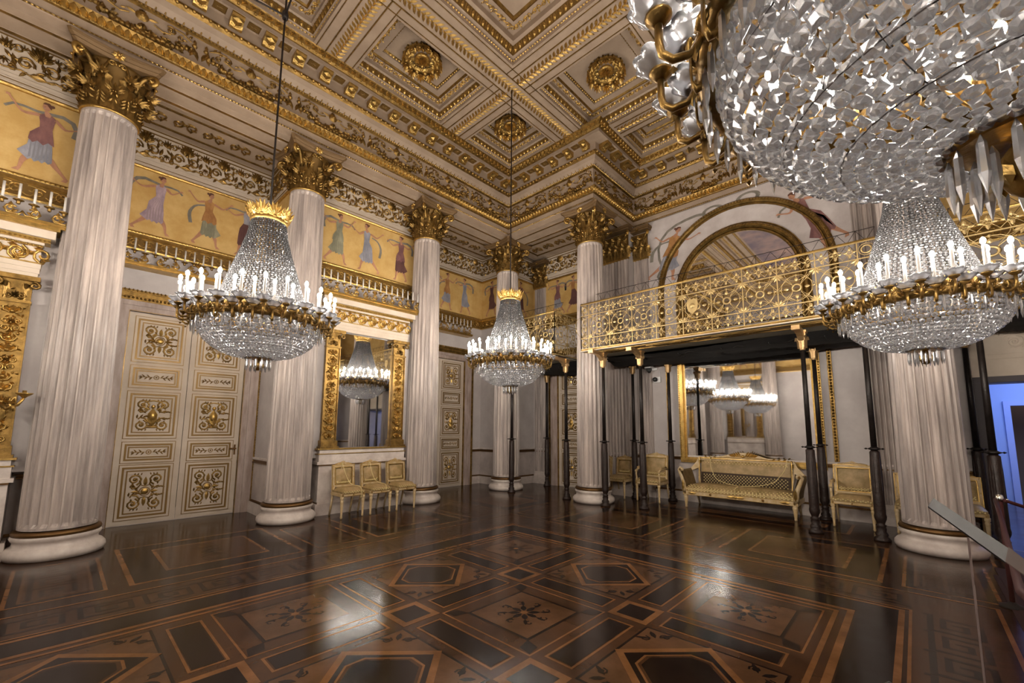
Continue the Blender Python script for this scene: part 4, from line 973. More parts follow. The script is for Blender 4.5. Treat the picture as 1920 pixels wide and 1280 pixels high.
fA=lambda y:fr((AX,y,zf),N_,(0,0,1),E_); fP=lambda y:fr((PX,y,zf),N_,(0,0,1),E_); fB=lambda x:fr((x,BY,zf),E_,(0,0,1),S_)
for m,v,lb,a,b,fx in [(fP(-8.49),1,'painted dancer in rust bodice and pale silver skirt at the picture edge',3,1,True),(fA(-7.2),2,'painted dancer in lilac dress with green scarf, running, above the double door',0,0,False),
  (fA(-6.44),3,'painted dancer in ochre bodice and grey green skirt above the double door',4,2,False),(fA(-5.86),4,'painted dancer in blue bodice and plum skirt beside the first chandelier crown',1,5,True),
  (fP(-4.50),5,'painted dancer in sage green dress above the pier mirror, first of three',2,2,False),(fP(-3.86),6,'painted dancer in pale blue dress above the pier mirror, middle of three',1,1,True),(fP(-3.08),7,'painted dancer in brown red dress above the pier mirror, last of three',3,5,True),
  (fA(-1.50),8,'painted dancer mostly hidden behind the column by the chairs',0,1,False),(fA(-.97),9,'painted dancer in brown grey dress just beyond the column by the chairs',4,1,False),(fA(-.33),10,'painted dancer in grey dress in the corner bay of the frieze',1,1,True),
  (fr((-.97,PY,zf),E_,(0,0,1),S_),11,'painted dancer in plum dress next to the corner column',5,5,False),(fr((PX,.95,zf),N_,(0,0,1),E_),12,'painted dancer in dark plum, partly behind the corner column',5,5,True),
  (fB(.52),13,'painted dancer in rose and slate dress above the small balcony, nearer the corner',3,1,True),(fB(1.10),14,'painted dancer in orange shawl and mauve dress beside the balcony column',4,5,False),
  (fr((2.0,RY-.58,zf),W_,(0,0,1),N_),15,'painted dancer in sage dress on the wall behind the viewer, seen in the wall mirror',2,2,False),(fr((1.3,RY-.58,zf),W_,(0,0,1),N_),16,'painted dancer in plum dress on the wall behind the viewer, seen in the wall mirror',5,5,False),(fr((.62,RY-.58,zf),W_,(0,0,1),N_),17,'painted dancer in orange on the wall behind the viewer, seen in the wall mirror',4,3,True)]:
    put_dancer(m,v,1.04,lb,a,b,fx)
mF=lambda x,z:fr((x,BY-.013,z),E_,(0,0,1),S_)
put_dancer(mF(3.66,5.08)@sc(1.35,1,1),21,1.24,'painted figure in orange tunic and blue skirt beside the arch',4,1,False,-.28)
put_dancer(mF(6.95,4.98),22,1.42,'painted dark red draped figure on the far side of the arch',3,3,True,.42)
for x,z,l in ((4.85,6.37,'painted grey laurel ring over the rising side of the arch'),(5.56,6.42,'painted grey laurel ring over the crown of the arch')):
    o=build('painted_wreath',X(J(ribbon(spiral(0,0,.15,.15,0,1,26),.065,.003)),mF(x,z)@sc(1.3,.7,1)),scarf_m); tag(o,l,'wall painting')
o=build('painted_scarf',X(J(ribbon([(-.28,.2),(-.36,.45),(-.37,.7),(-.29,.92),(-.13,1.08),(.08,1.17),(.32,1.22),(.55,1.24),(.70,1.22)],.06,.003),ribbon([(-.28,.2),(-.36,.12),(-.41,.03),(-.36,-.05),(-.31,-.12),(-.36,-.2),(-.45,-.25)],.06,.003)),mF(3.95,5.15)),scarf_m); tag(o,'painted grey scarf curling from the figure beside the arch','wall painting')
# ================================================================ balconies
def gring(x,y,r,w=.006): return tube([(x+r*cos(a),y+r*sin(a),0) for a in np.arange(16)*PI/8],w,4,closed=True)
def bar(a,b,w=.006): return tube([(*a,0),(*b,0)],w,4)
def panel_unit(w):
    p=[]; h=.48; cx,cy=w/2,.24+h/2; W2=.007
    p+=[gring(cx,cy,.055,.016),gring(cx,cy,.20,.006),gring(cx-w/2,cy,.20,.005) ,gring(cx,cy-.26,.15,.004),gring(cx,cy+.26,.15,.004)]
    for sx in (-1,1):
        for sy in (-1,1):
            p.append(bar((cx+sx*.045,cy+sy*.045),(cx+sx*w/2,cy+sy*h/2),.005)); p.append(X(leaf(0,0,math.atan2(-sy,-sx*1.0)-.35,.10,.04,.008),tr(cx+sx*w/2,cy+sy*h/2))); p.append(X(leaf(0,0,math.atan2(-sy,-sx*1.0)+.35,.10,.04,.008),tr(cx+sx*w/2,cy+sy*h/2)))
            p.append(tube([(cx+sx*w/2,cy,0),(cx+sx*.17,cy+sy*.10,0),(cx+sx*.02,cy+sy*.19,0)],.004,4))
    for a in (0,PI/2,PI,-PI/2): p.append(X(leaf(0,0,a,.07,.05,.01),tr(cx+.10*cos(a),cy+.10*sin(a)))); p.append(X(leaf(0,0,a+PI,.05,.035,.01),tr(cx+.23*cos(a),cy+.22*sin(a))))
    # lower and upper borders
    for y0,s in ((0.02,1),(.74,-1)):
        hh=.21; yb=y0 if s>0 else y0+hh
        for k in range(3):
            x=w*(k+.5)/3; y=y0+hh/2
            p+=[gring(x,y,.035,.006),X(leaf(0,0,PI/2,.07,.04,.01),tr(x,y+.02)),X(leaf(0,0,-PI/2,.07,.04,.01),tr(x,y-.02)),X(leaf(0,0,0,.06,.035,.01),tr(x+.02,y)),X(leaf(0,0,PI,.06,.035,.01),tr(x-.02,y))]
            p.append(tube([(x-w/6,y0+.01,0),(x,y0+hh*.55,0),(x+w/6,y0+.01,0)],.004,4)); p.append(tube([(x-w/6,y0+hh-.01,0),(x,y0+hh*.45,0),(x+w/6,y0+hh-.01,0)],.004,4))
    t=J(p); return T(t.V,t.L,t.C,0,t.S)
def railing(L,n,shield=None,narrow=.2):
    w=(L-2*narrow)/n if narrow else L/n; u=panel_unit(.49); p=[many(u,[tr(narrow+i*w)@sc(w/.49,1,1) for i in range(n)])]
    xs=[0]+[narrow+i*w for i in range(n+1)]+[L]
    for x in xs: p.append(box(x-.007,x+.007,0,.97,-.007,.007))
    if narrow:
        for x in (narrow/2,L-narrow/2): 
            for y in (.12,.85): p+=[gring(x,y,.055,.012),gring(x,y,.085,.005)]
            for y in (.3,.45,.6): p+=[gring(x,y,.05,.005),bar((x,y-.07),(x,y+.07),.005)]
    for y,t in ((0,.012),(.235,.008),(.725,.008),(.97,.012)): p.append(box(0,L,y-t,y+t,-.008,.008))
    if shield is not None: p.append(X(J(X(prism([(-.085,.10),(-.03,.13),(0,.115),(.03,.13),(.085,.10),(.10,.02),(.07,-.09),(0,-.15),(-.07,-.09),(-.10,.02)],-.012,.012),tr()),dome(0,0,.06,.03)),tr(shield,.50,.012)))
    return J(p)
def lattice(L,h,n):
    p=[box(0,L,h-.004,h+.004,-.004,.004),box(0,L,h*.5-.003,h*.5+.003,-.003,.003)]; w=L/n
    for i in range(n):
        p+=[bar((i*w,0),((i+1)*w,h),.003),bar((i*w,h),((i+1)*w,0),.003)]
        if i%3==0: p.append(bar((i*w,0),(i*w,h),.004))
    return J(p)
ZB=3.215
def balcony(x0,x1,yf,lb,n,ends,narrow,shield=None):
    root=empty('balcony'); tag(root,lb,'balcony','gilt iron balconies carried on posts'); L=x1-x0
    build('front_railing',X(railing(L,n,shield,narrow),fr((x0,yf,ZB),E_,(0,0,1),S_)),gold_wire,root)
    for e in ends:
        x=x0 if e<0 else x1; D=1.45-yf
        build('side_railing',X(railing(D,4,None,0),fr((x,yf,ZB),N_,(0,0,1),E_)),gold_wire,root)
    build('handrail',J(tube([(x0,yf,ZB+.985),(x1,yf,ZB+.985)],.016,6)),gold,root)
    fl=[box(x0,x1,yf-.01,yf+.02,ZB-.03,ZB,1),box(x0-.01,x1+.01,yf-.02,yf+.03,ZB-.045,ZB-.03,0),box(x0,x1,yf+.02,1.5,ZB-.035,ZB-.02,2)]
    fl+=[box(x0,x1,yf+.03,yf+.12,ZB-.045,ZB-.035,4),box(x0,x1,yf+.12,yf+.13,ZB-.055,ZB-.035,1),box(x0,x1,yf+.13,yf+.42,ZB-.045,ZB-.035,3),box(x0,x1,yf+.42,yf+.44,ZB-.06,ZB-.035,1),box(x0,x1,yf+.44,yf+.86,ZB-.055,ZB-.035,4)]
    k=max(2,round(L/1.2)); 
    for i in range(k):
        xa,xb=x0+L*i/k+.15,x0+L*(i+1)/k-.15
        fl+=[box(xa,xb,yf+.19,yf+.20,ZB-.06,ZB-.05,1),box(xa,xb,yf+.37,yf+.38,ZB-.06,ZB-.05,1)]
        fl.append(recol(many(X(fo,sc(.9,.6,.8)),[fr((xa+.15+j*.18,yf+.285,ZB-.05),(1,0,0),(0,-1,0),(0,0,-1)) for j in range(int((xb-xa-.2)/.18))]),1))
    build('floor_frame',J(fl),[cream,gold_old,black_cloth,bronze,mat('grey_green_fascia','#8a8676',.6)],root)
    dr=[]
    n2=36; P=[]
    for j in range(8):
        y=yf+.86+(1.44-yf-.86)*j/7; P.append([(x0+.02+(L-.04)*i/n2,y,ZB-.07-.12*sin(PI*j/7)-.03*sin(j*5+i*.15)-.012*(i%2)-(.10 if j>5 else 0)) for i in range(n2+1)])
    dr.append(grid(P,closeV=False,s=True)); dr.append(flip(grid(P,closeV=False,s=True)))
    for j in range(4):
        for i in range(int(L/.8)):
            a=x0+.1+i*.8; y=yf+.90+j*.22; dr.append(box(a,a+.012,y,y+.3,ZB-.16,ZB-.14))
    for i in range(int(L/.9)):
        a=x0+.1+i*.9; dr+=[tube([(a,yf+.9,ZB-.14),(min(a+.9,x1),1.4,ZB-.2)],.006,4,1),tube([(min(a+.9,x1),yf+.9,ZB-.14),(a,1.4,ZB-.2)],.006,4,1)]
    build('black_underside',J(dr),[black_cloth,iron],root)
    build('wire_trellis',X(lattice(L,.34,int(L/.22)),fr((x0,yf+.35,ZB+.93),E_,(0,0,1),S_)),iron,root)
    return root
balcony(2.70,7.556,-.50,'long gilt iron balcony with scrolled railing and shield above the sofa',9,(-1,1),.2,2.36)
balcony(.42,1.98,-.50,'short gilt iron balcony behind the second chandelier near the back corner',3,(-1,1),0)
balcony(8.30,10.05,-.50,'short gilt iron balcony above the blue lit doorway, mostly behind the third chandelier',3,(-1,1),0)
# posts
post_lo=J(lathe([(0.096, 0), (0.0998, 0.02), (0.0832, 0.05), (0.064, 0.065), (0.0742, 0.09), (0.064, 0.115), (0.0512, 0.13), (0.0589, 0.17), (0.0486, 0.2), (0.064, 0.215), (0.0435, 0.235), (0.0512, 0.26), (0.0666, 0.3), (0.0717, 0.34), (0.064, 0.38), (0.0666, 0.42), (0.0602, 1.24), (0.0399, 1.262)],14),
    many(leaf(0,0,PI/2,.80,.02,.010),[rz(k*PI/5)@fr((.058,0,.42),(0,1,0),(0,0,1),(1,0,0)) for k in range(10)]))
post_mid=J(lathe([(.040,1.262),(.052,1.27),(.088,1.286),(.052,1.30),(.036,1.315)],12),many(octa(.014),[rz(k*PI/3)@tr(.092,0,1.286)@sc(1.8,1,1) for k in range(6)]))
post_hi=lathe([(.037,1.31),(.032,2.82)],12)
pc=[lathe([(.034,2.81),(.042,2.825),(.034,2.84),(.036,2.86),(.045,2.98),(.062,3.03),(.05,3.04)],10)]+[X(acan(.20,.05,.03,.045,.02,6),rz(k*PI/3)@tr(0,0,2.84)) for k in range(6)]+[box(-.06,.06,-.06,.06,3.04,3.09),box(-.075,.075,-.075,.075,3.09,3.125)]
def post(x,y,lb,front=True,first=[None]):
    if first[0] is None or True:
        key_='f' if front else 'b'
        if key_ not in POSTS:
            r=empty('iron_post'); build('turned_foot',post_lo,iron_low,r); build('collar',post_mid,iron,r); build('rod',post_hi,iron,r)
            c=list(pc)
            if front:
                c+=[J(prism([(-.06,3.04),(-.06,3.13),(-.44,3.13),(-.46,3.10),(-.36,3.07),(-.22,3.065),(-.12,3.02),(-.06,2.96)],-.045,.045))]
                c[-1]=X(c[-1],fr((0,0,0),(0,1,0),(0,0,1),(1,0,0))); c.append(box(-.055,.055,-.47,-.36,3.07,3.14))
            build('gilded_capital',J(c),mat('post_gilding',(.50,.33,.16,1),.4,.8,bump=.5),r); POSTS[key_]=r; r.location=(x,y,0); tag(r,lb,'post','carved iron posts holding up the balconies'); return r
        return dup(POSTS[key_],(x,y,0),None,lb,'carved iron posts holding up the balconies')
POSTS={}
for x,y,l,f_ in [(3.10,-.30,'iron post standing right before the base of the first balcony column',True),(3.80,-.03,'iron post in front of the first armchair',True),(6.55,.03,'iron post standing at the sofa end nearest the picture front',True),(7.31,.12,'thick looking iron post beside the column by the rope',True),
   (.50,-.32,'iron post exactly below the second chandelier in front of the corner column',True),(2.03,-.15,'iron post in front of the back wall door, left of the balcony column',True),
   (.39,1.20,'iron post against the dark door edge in the back corner',False),(3.06,1.06,'iron post half hidden behind the one before the armchair',False),(3.79,1.34,'iron post against the gilded strip between armchair and sofa',False),(6.52,1.28,'iron post against the mirror frame behind the sofa end',False),
   (8.45,.02,'iron post at the edge of the blue lit doorway, in front',True),(8.41,1.40,'iron post beside the doorway frame, the darker one behind',False),(9.92,-.05,'iron post on the far side of the open doorway',True)]:
    post(x,y,l,f_)
# security cameras
mc=fr((3.30,BY,2.95),E_,(0,0,1),S_)@sc(1.2)
r=empty('security_camera'); tag(r,'small white dome security camera, the upper of two on the wall','camera')
build('mount',X(J(bbox(-.07,.07,.02,.06,0,.16),bbox(-.02,.12,-.02,.02,0,.03),lathe([(.03,0),(.03,.04)],12)),mc),whitep,r); build('lens_dome',X(J(X(sphere(.042,0,12,8),tr(-.0,-.035,.11)),X(box(-.04,.04,-.035,.03,.07,.15),tr())),mc),blackp,r)
r=empty('security_camera'); mc=fr((3.42,BY,2.70),E_,(0,0,1),S_); tag(r,'white box security camera with black lens and aerial, the lower of two','camera')
build('housing',X(J(bbox(-.06,.11,-.07,.06,0,.05),tube([(.09,.05,.03),(.09,.20,.03)],.004,5)),mc),whitep,r); build('lens',X(X(lathe([(.05,0),(.055,.05),(.045,.08),(.02,.085)],16),tr(0,0,.05)),mc),blackp,r)
# ================================================================ chandeliers
def cut(n=8,r=.5,t=.22,tb=.55):   # cut octagon: table, bevels, girdle, bevels, culet table; faces +-z
    a=np.arange(n)*2*PI/n+PI/n
    return grid([[(r*tb*cos(x),r*tb*sin(x),-t) for x in a],[(r*cos(x),r*sin(x),0) for x in a],[(r*tb*.9*cos(x+.2),r*tb*.9*sin(x+.2),t) for x in a]],caps=True,s=False)
def arc_rows(prof,step):
    p=np.array(prof,float); d=np.concatenate([[0],np.cumsum(np.linalg.norm(np.diff(p,axis=0),axis=1))]); n=int(d[-1]/step)
    s=(np.arange(n)+.5)*step; r=np.interp(s,d,p[:,0]); z=np.interp(s,d,p[:,1]); 
    k=np.clip(np.searchsorted(d,s)-1,0,len(p)-2); t=(p[k+1]-p[k])/np.linalg.norm(p[k+1]-p[k],axis=1)[:,None]
    return r,z,t
bowl_prof=[(.10,2.285),(.20,2.292),(.32,2.322),(.42,2.375),(.505,2.450),(.56,2.545),(.580,2.655)]
DZ=-.08
def bowl():
    g=random.Random(3); p=np.array(bowl_prof); d=np.concatenate([[0],np.cumsum(np.linalg.norm(np.diff(p,axis=0),axis=1))]); oc,sq=[],[]
    s=.0; i=0
    while True:
        step=.030+.022*(s/d[-1])**1.5; s+=step/2
        if s>d[-1]-.01: break
        r,z=np.interp(s,d,p[:,0]),np.interp(s,d,p[:,1]); k=min(np.searchsorted(d,s)-1,len(p)-2); t=(p[k+1]-p[k])/np.linalg.norm(p[k+1]-p[k])
        n=max(14,int(2*PI*r/step/1.04))
        for j in range(n):
            a=(j+.5*(i%2))*2*PI/n; u=np.array((-sin(a),cos(a),0)); v=np.array((t[0]*cos(a),t[0]*sin(a),t[1])); w=np.cross(u,v)
            q=step*1.05*(1+g.uniform(-.08,.08)); m=fr((r*cos(a),r*sin(a),z),u*q,v*q,w*q)@rx(g.uniform(-.22,.22))@ry(g.uniform(-.22,.22))
            (oc if (i+j)%2 else sq).append(m)
        s+=step/2; i+=1
    return J(many(cut(8,.53,.24),oc),many(cut(4,.60,.22,.5),sq))
bowl_t=bowl()
tent_prof=[(.170,3.815),(.196,3.65),(.243,3.48),(.293,3.32),(.345,3.15),(.398,2.97),(.44,2.83),(.465,2.73)]
def tent():
    ms=[]; g=random.Random(5); r,z,t=arc_rows(tent_prof,.0265)
    for i in range(len(r)):
        n=40 if r[i]<.26 else 64
        for j in range(n):
            a=(j+.25*(i%2))*2*PI/n; u=np.array((-sin(a),cos(a),0)); v=np.array((t[i][0]*cos(a),t[i][0]*sin(a),t[i][1])); w=np.cross(u,v); s=.0275
            wd=min(s*1.05,2*PI*r[i]/n*1.0)
            ms.append(fr((r[i]*cos(a),r[i]*sin(a),z[i]),u*wd,v*s,w*s)@rx(g.uniform(-.3,.3)))
    return many(cut(6,.52,.3,.5),ms)
tent_t=tent()
ring_t=[lathe([(.575,2.735),(.60,2.715),(.625,2.725),(.635,2.75),(.625,2.775),(.60,2.79),(.575,2.79),(.56,2.765)],72,0,caps=False)]
ring_t+=[many(X(J(palmette(0,0,.065,.014,0,7),X(leaf(0,0,0,.05,.03,.01),tr(.03,0,0)),X(leaf(0,0,PI,.05,.03,.01),tr(-.03,0,0))),tr()),[rz(k*2*PI/36)@fr((.63,0,2.745),(0,1,0),(0,0,1),(1,0,0)) for k in range(36)])]
ring_t+=[many(palmette(0,0,.12,.014,0,9),[rz(k*2*PI/24)@fr((.60,0,2.79),(0,1,0),(-.3,0,.95),(.95,0,.3)) for k in range(24)]),many(flip(palmette(0,0,.12,.014,0,9)),[rz(k*2*PI/24)@fr((.60,0,2.79),(0,1,0),(-.3,0,.95),(-.95,0,-.3)) for k in range(24)])]
ring_t=X(J(ring_t),tr(0,0,DZ))
crown_t=[lathe([(.165,3.83),(.182,3.83),(.188,3.85),(.182,3.885),(.165,3.885)],32,caps=False)]
for s_ in (1,-1):
    lf_=J(palmette(0,.0,.165,.014,0,9)); 
    ms=[rz(k*2*PI/9)@fr((.178,0,3.875),(0,1,0),(.42,0,.9),(.9*s_,0,-.42*s_)) for k in range(9)]
    crown_t.append(many(lf_ if s_>0 else flip(lf_),ms))
crown_t=X(J(crown_t),tr(0,0,-.02))
studs_t=many(X(cut(8,.5,.3),sc(.034)),[rz(k*PI/9)@fr((.128,0,2.288),(0,1,0),(-.3,0,-.95),(.95,0,-.3)) for k in range(18)])
fin_t=J(lathe([(.11,2.275),(.125,2.285),(.11,2.30),(.05,2.30),(.03,2.29)],24),lathe([(.012,2.15),(.03,2.165),(.045,2.195),(.05,2.22),(.035,2.25),(.02,2.27),(.02,2.30)],14),many(leaf(0,0,PI/2,.06,.03,.01),[rz(k*PI/4)@fr((.046,0,2.17),(0,1,0),(.1,0,1),(1,0,0)) for k in range(8)]))
drop_t=lathe([(.0012,0),(.0085,-.02),(.0100,-.085),(.002,-.125),(.0005,-.13)],6,s=False)
arm_o=J(tube([(.60,0,2.765),(.63,0,2.75),(.642,0,2.715),(.66,0,2.70),(.70,0,2.695),(.726,0,2.715),(.733,0,2.75),(.732,0,2.80)],[.013,.012,.011,.010,.011,.011,.011,.011],8),
    X(leaf(0,0,0,.06,.03,.012),fr((.645,0,2.74),(0,0,-1),(0,1,0),(1,0,0))),X(octa(.012),tr(.70,0,2.665)),
    X(lathe([(.012,2.80),(.018,2.805),(.034,2.82),(.036,2.827),(.012,2.83)],14),tr(.732,0,0)))
arm_o=X(arm_o,tr(0,0,DZ)); arm_i=X(arm_o,tr(.60,0,0)@sc(.35,1,1)@tr(-.60,0,-.03))
def bob():
    n=48; P=[]
    for k,(r,z) in enumerate([(.016,.0),(.036,.004),(.054,.018),(.070,.038),(.068,.042),(.052,.023),(.034,.009),(.016,.006)]):
        P.append([(r*(1+(.14 if .03<r else 0)*abs(sin(4*a))*(r/.05))*cos(a),r*(1+(.14 if .03<r else 0)*abs(sin(4*a))*(r/.05))*sin(a),z+(.006*abs(sin(4*a)) if r>.04 else 0)) for a in np.arange(n)*2*PI/n])
    return grid(P,closeU=True,s=True)
bob_t=bob()
can_t=J(lathe([(.012,.01),(.012,.212),(.010,.22)],12)); bulb_t=lathe([(.005,.224),(.012,.231),(.0168,.247),(.0155,.262),(.008,.275),(.002,.281)],12); seat_t=lathe([(.017,.005),(.018,.02),(.014,.022)],10)
def make_chandelier(x,y,lb):
    root=empty('crystal_chandelier',(x,y,0)); tag(root,lb,'chandelier','crystal chandeliers of the ballroom')
    tag(build('crystal_bowl',bowl_t,crystal_m,root),kind='stuff'); tag(build('crystal_tent',tent_t,crystal_t,root),kind='stuff')
    build('gilded_ring',ring_t,gold_old,root); build('leaf_crown',crown_t,gold,root); f=build('finial',fin_t,gold,root); tag(build('crystal_studs',studs_t,crystal_m,f),kind='stuff')
    st=[]
    for k in range(12): a=k*PI/6; st.append(tube([(r*.97*cos(a),r*.97*sin(a),z+.012) for r,z in bowl_prof],.0016,4))
    for k in range(10): a=k*PI/5; st.append(tube([(r*.96*cos(a),r*.96*sin(a),z) for r,z in tent_prof],.003,4))
    for z,r in ((2.38,.43),(2.545,.555),(2.32,.31)): st.append(tube([(r*cos(a),r*sin(a),z) for a in np.arange(36)*PI/18],.002,4,closed=True))
    build('wire_ribs',J(st),iron,root); build('hanging_rod',tube([(0,0,3.2),(0,0,5),(0,0,7.98)],.011,6),iron,root)
    dp=build('crystal_drop',drop_t,crystal_m,root)
    first=True
    def at(o,p,loc,rot=0):
        c=o.copy(); link(c); c.parent=p; c.location=loc; c.rotation_euler=(0,0,rot); return c
    for k in range(46):
        a=k*2*PI/46; loc=(.612*cos(a),.612*sin(a),2.635-.012*(k%2))
        if k==0: dp.location=loc
        else: at(dp,root,loc,a)
    for k in range(14): a=k*2*PI/14; at(dp,root,(.115*cos(a),.115*sin(a),2.275),a)
    for k in range(8): a=k*2*PI/8; at(dp,root,(.075*cos(a),.075*sin(a),2.26),a)
    ao=build('outer_arm',arm_o,gold_old,root); ai=build('inner_arm',arm_i,gold_old,root); bo=build('glass_dish',bob_t,bobeche_m,root)
    ca=build('candle',J(can_t),candle_m,root); bu=build('bulb',bulb_t,bulb_m,ca); se=build('candle_socket',seat_t,bronze,ca)
    N=24; fi=True
    for k in range(N):
        for o_,r,z,ph in ((ao,.732,2.828+DZ,0),(ai,.6462,2.798+DZ,.5)):
            a=(k+ph)*2*PI/N; loc=(r*cos(a),r*sin(a),z)
            if k: at(o_,root,(0,0,0),a)
            else: o_.rotation_euler=(0,0,a)
            if k==0 and ph==0: bo.location=loc; ca.location=loc
            else:
                at(bo,root,loc,a); c=at(ca,root,loc,a); at(bu,c,(0,0,0)); at(se,c,(0,0,0))
    return root
ch=make_chandelier(M,-2.5*M,'lit crystal chandelier hanging in front of the cream double door')
for x,y,l in [(M,-M,'smallest looking lit crystal chandelier, hanging before the back corner column'),(3*M,-M,'lit crystal chandelier hanging before the thick column and the balcony end'),(8.02,-6.36,'huge near crystal chandelier seen from below, cut off by the picture corner'),
   (M,-4*M,'lit crystal chandelier behind the viewer seen only in mirrors, on the door side'),(3*M,-4*M,'lit crystal chandelier behind the viewer seen only in mirrors, on the visitor side')]:
    d_=dup(ch,(x,y,0),None,l,'crystal chandeliers of the ballroom')
    if x==8.02:
        d_.scale=(1.19,1.19,1.19); d_.location=(x,y,2.15-2.16*1.19)
        for c_ in d_.children:
            if c_.name.startswith('hanging_rod'): c_.scale=(1,1,.879)
w_=[tube([(M,-2.5*M,6.45),(M-1.9,-2.5*M-1.4,7.97)],.011,5),tube([(M,-2.5*M,6.45),(M+2.2,-2.5*M+.1,7.97)],.011,5),lathe([(.03,6.40),(.04,6.45),(.03,6.5)],8)]
w_[2]=X(w_[2],tr(M,-2.5*M,0)); o=build('guy_wire',J(w_),iron); tag(o,'dark wires staying the rod of the chandelier before the double door','wire')
# ================================================================ seating
dots=lambda pts,n: many(dome(0,0,.009,.003,1,6),[fr(p,u,v,n) for p,u,v in pts])
def cushion(x0,x1,y0,y1,z0,h,m=0,nx=8,ny=6):
    P=[]
    for j in range(ny+1):
        v=j/ny; row_=[]
        for i in range(nx+1):
            u=i/nx; e=(1-(2*u-1)**6)*(1-(2*v-1)**6); row_.append((x0+(x1-x0)*u,y0+(y1-y0)*v,z0+h*(.35+.65*e**.5)*1.0))
        P.append(row_)
    t=flip(grid(P,closeV=False,m=m,s=True)); return J(flip(t),box(x0,x1,y0,y1,z0,z0+h*.36,m))
def dots_on(f,us,vs,n,m=1,r=.011):
    out=[]
    for i,u in enumerate(us):
        for j,v in enumerate(vs):
            out.append(f(u+(us[1]-us[0])*.5*(j%2),v))
    return many(dome(0,0,r,.004,m,6),out)
def side_legs(W_,D,h,fw=.045):
    """four legs: front ones turned and tapered, rear ones raked"""
    L=[]
    fl=lathe([(.013,0),(.021,.03),(.016,.05),(.027,h*.75),(.031,h-.07),(.021,h-.06),(.033,h-.045),(.033,h)],10)
    for s in (-1,1): L.append((X(fl,tr(s*(W_/2-.025),D/2-.025)),'front_leg'))
    for s in (-1,1): L.append((tube([(s*(W_/2-.03),-D/2-.08,0),(s*(W_/2-.03),-D/2-.03,h*.45),(s*(W_/2-.03),-D/2+.02,h)],[.016,.018,.022],6),'rear_leg'))
    return L
def back_frame(W_,z0,z1,y,lean,crest=True):
    """padded back standing at y, leaning by lean; x across"""
    m=fr((0,y,z0),(1,0,0),(0,-lean,1),(0,1,lean)); h=z1-z0; w=W_/2; f=[]
    f+=[bbox(-w,-w+.048,0,h,-.022,.024),bbox(w-.048,w,0,h,-.022,.024),bbox(-w+.04,w-.04,h-.055,h,-.022,.024),bbox(-w+.04,w-.04,.07,.115,-.02,.02)]
    g=[X(gold_frame(2*w-.08,h-.155,.013,.014),tr(-w+.04,.11,.018)),X(gold_frame(2*w,h,.009,.008),tr(-w,0,.022))]
    for x in (-w+.022,w-.022):
        for yy in (h-.025,h*.5,.09): g.append(X(rosette(0,0,.016,.008,0,6,False),tr(x,yy,.02)))
    if crest:
        g+=[X(palmette(0,0,.075,.014,0,7),tr(0,h,.0)),ribbon([(-w*.75,h+.004),(-w*.45,h+.022),(-.04,h+.02)],.016,.012),ribbon([(w*.75,h+.004),(w*.45,h+.022),(.04,h+.02)],.016,.012)]
        f.append(prism([(-w*.8,h-.002),(-w*.4,h+.02),(0,h+.06),(w*.4,h+.03),(w*.8,h-.002)],-.012,.008))
    P=[]
    for j in range(7):
        v=j/6; P.append([(-w+.05+(2*w-.10)*i/6,.12+(h-.175)*v,.006+.028*((1-(i/3-1)**4)*(1-(2*v-1)**4))**.5) for i in range(7)])
    pad=grid(P,closeV=False,s=True); 
    return X(J(f),m),X(J(g),m),X(J(pad,box(-w+.045,w-.045,.115,h-.05,-.016,.006)),m),m
def make_chair(lb,arms=False,W_=.43,D=.42,H=.91,group='small gilded side chairs'):
    root=empty('gilded_armchair' if arms else 'gilded_side_chair'); tag(root,lb,'armchair' if arms else 'chair',group)
    sh=.37
    for t,n in side_legs(W_,D,sh): build(n,t,wood_paint,root)
    fr_=J(bbox(-W_/2,W_/2,-D/2,D/2,sh-.005,sh+.05)); g=J(X(gold_frame(W_-.02,.045,.006,.004),fr((-W_/2+.01,D/2,sh),(1,0,0),(0,0,1),(0,1,0))),*[X(rosette(0,0,.018,.008,0,6,False),fr((x,D/2,sh+.022),(1,0,0),(0,0,1),(0,1,0))) for x in (-W_/2+.03,0,W_/2-.03)])
    s=build('seat_rail',fr_,wood_paint,root); build('gilded_moulding',g,gold,s)
    cu=cushion(-W_/2+.01,W_/2-.01,-D/2+.03,D/2+.005,sh+.05,.09)
    dd_=dots_on(lambda u,v:fr((u,D/2+.006,v),(1,0,0),(0,0,1),(0,1,0)),np.linspace(-W_/2+.04,W_/2-.07,8),(sh+.062,sh+.078),0)
    build('seat_cushion',J(cu,dd_),[fabric,fabric_dot],root)
    f,g,pad,m=back_frame(W_-.02,sh+.05,H-.03,-D/2+.015,.10)
    b=build('back_frame',f,wood_paint,root); build('gilded_moulding',g,gold,b)
    dd_=dots_on(lambda u,v:m@tr(u,v,.024),np.linspace(-W_/2+.09,W_/2-.11,9),(.14,.155,.17),0)
    build('back_pad',J(pad,dd_),[fabric,fabric_dot],root)
    if arms:
        for s in (-1,1):
            x=s*(W_/2-.015); a=J(tube([(x,-D/2-.0,sh+.31),(x,-.05,sh+.33),(x,D/2-.07,sh+.30),(x,D/2-.03,sh+.275)],[.018,.022,.02,.022],8),tube([(x,D/2-.02,sh+.05),(x,D/2-.045,sh+.13),(x,D/2-.02,sh+.2),(x,D/2-.03,sh+.27)],[.026,.02,.018,.02],8),X(sphere(.03,0,10,6),tr(x,D/2-.02,sh+.27)))
            ar=build('arm',a,wood_paint,root); build('arm_pad',tube([(x,-D/2+.08,sh+.345),(x,D/2-.10,sh+.34)],[.022,.024],8),fabric,ar)
    return root
ch0=make_chair('small gilded chair with cord across its back, nearest the thick wall column of the three')
ch0.location=(.40,-4.40,0); ch0.rotation_euler=(0,0,-PI/2)
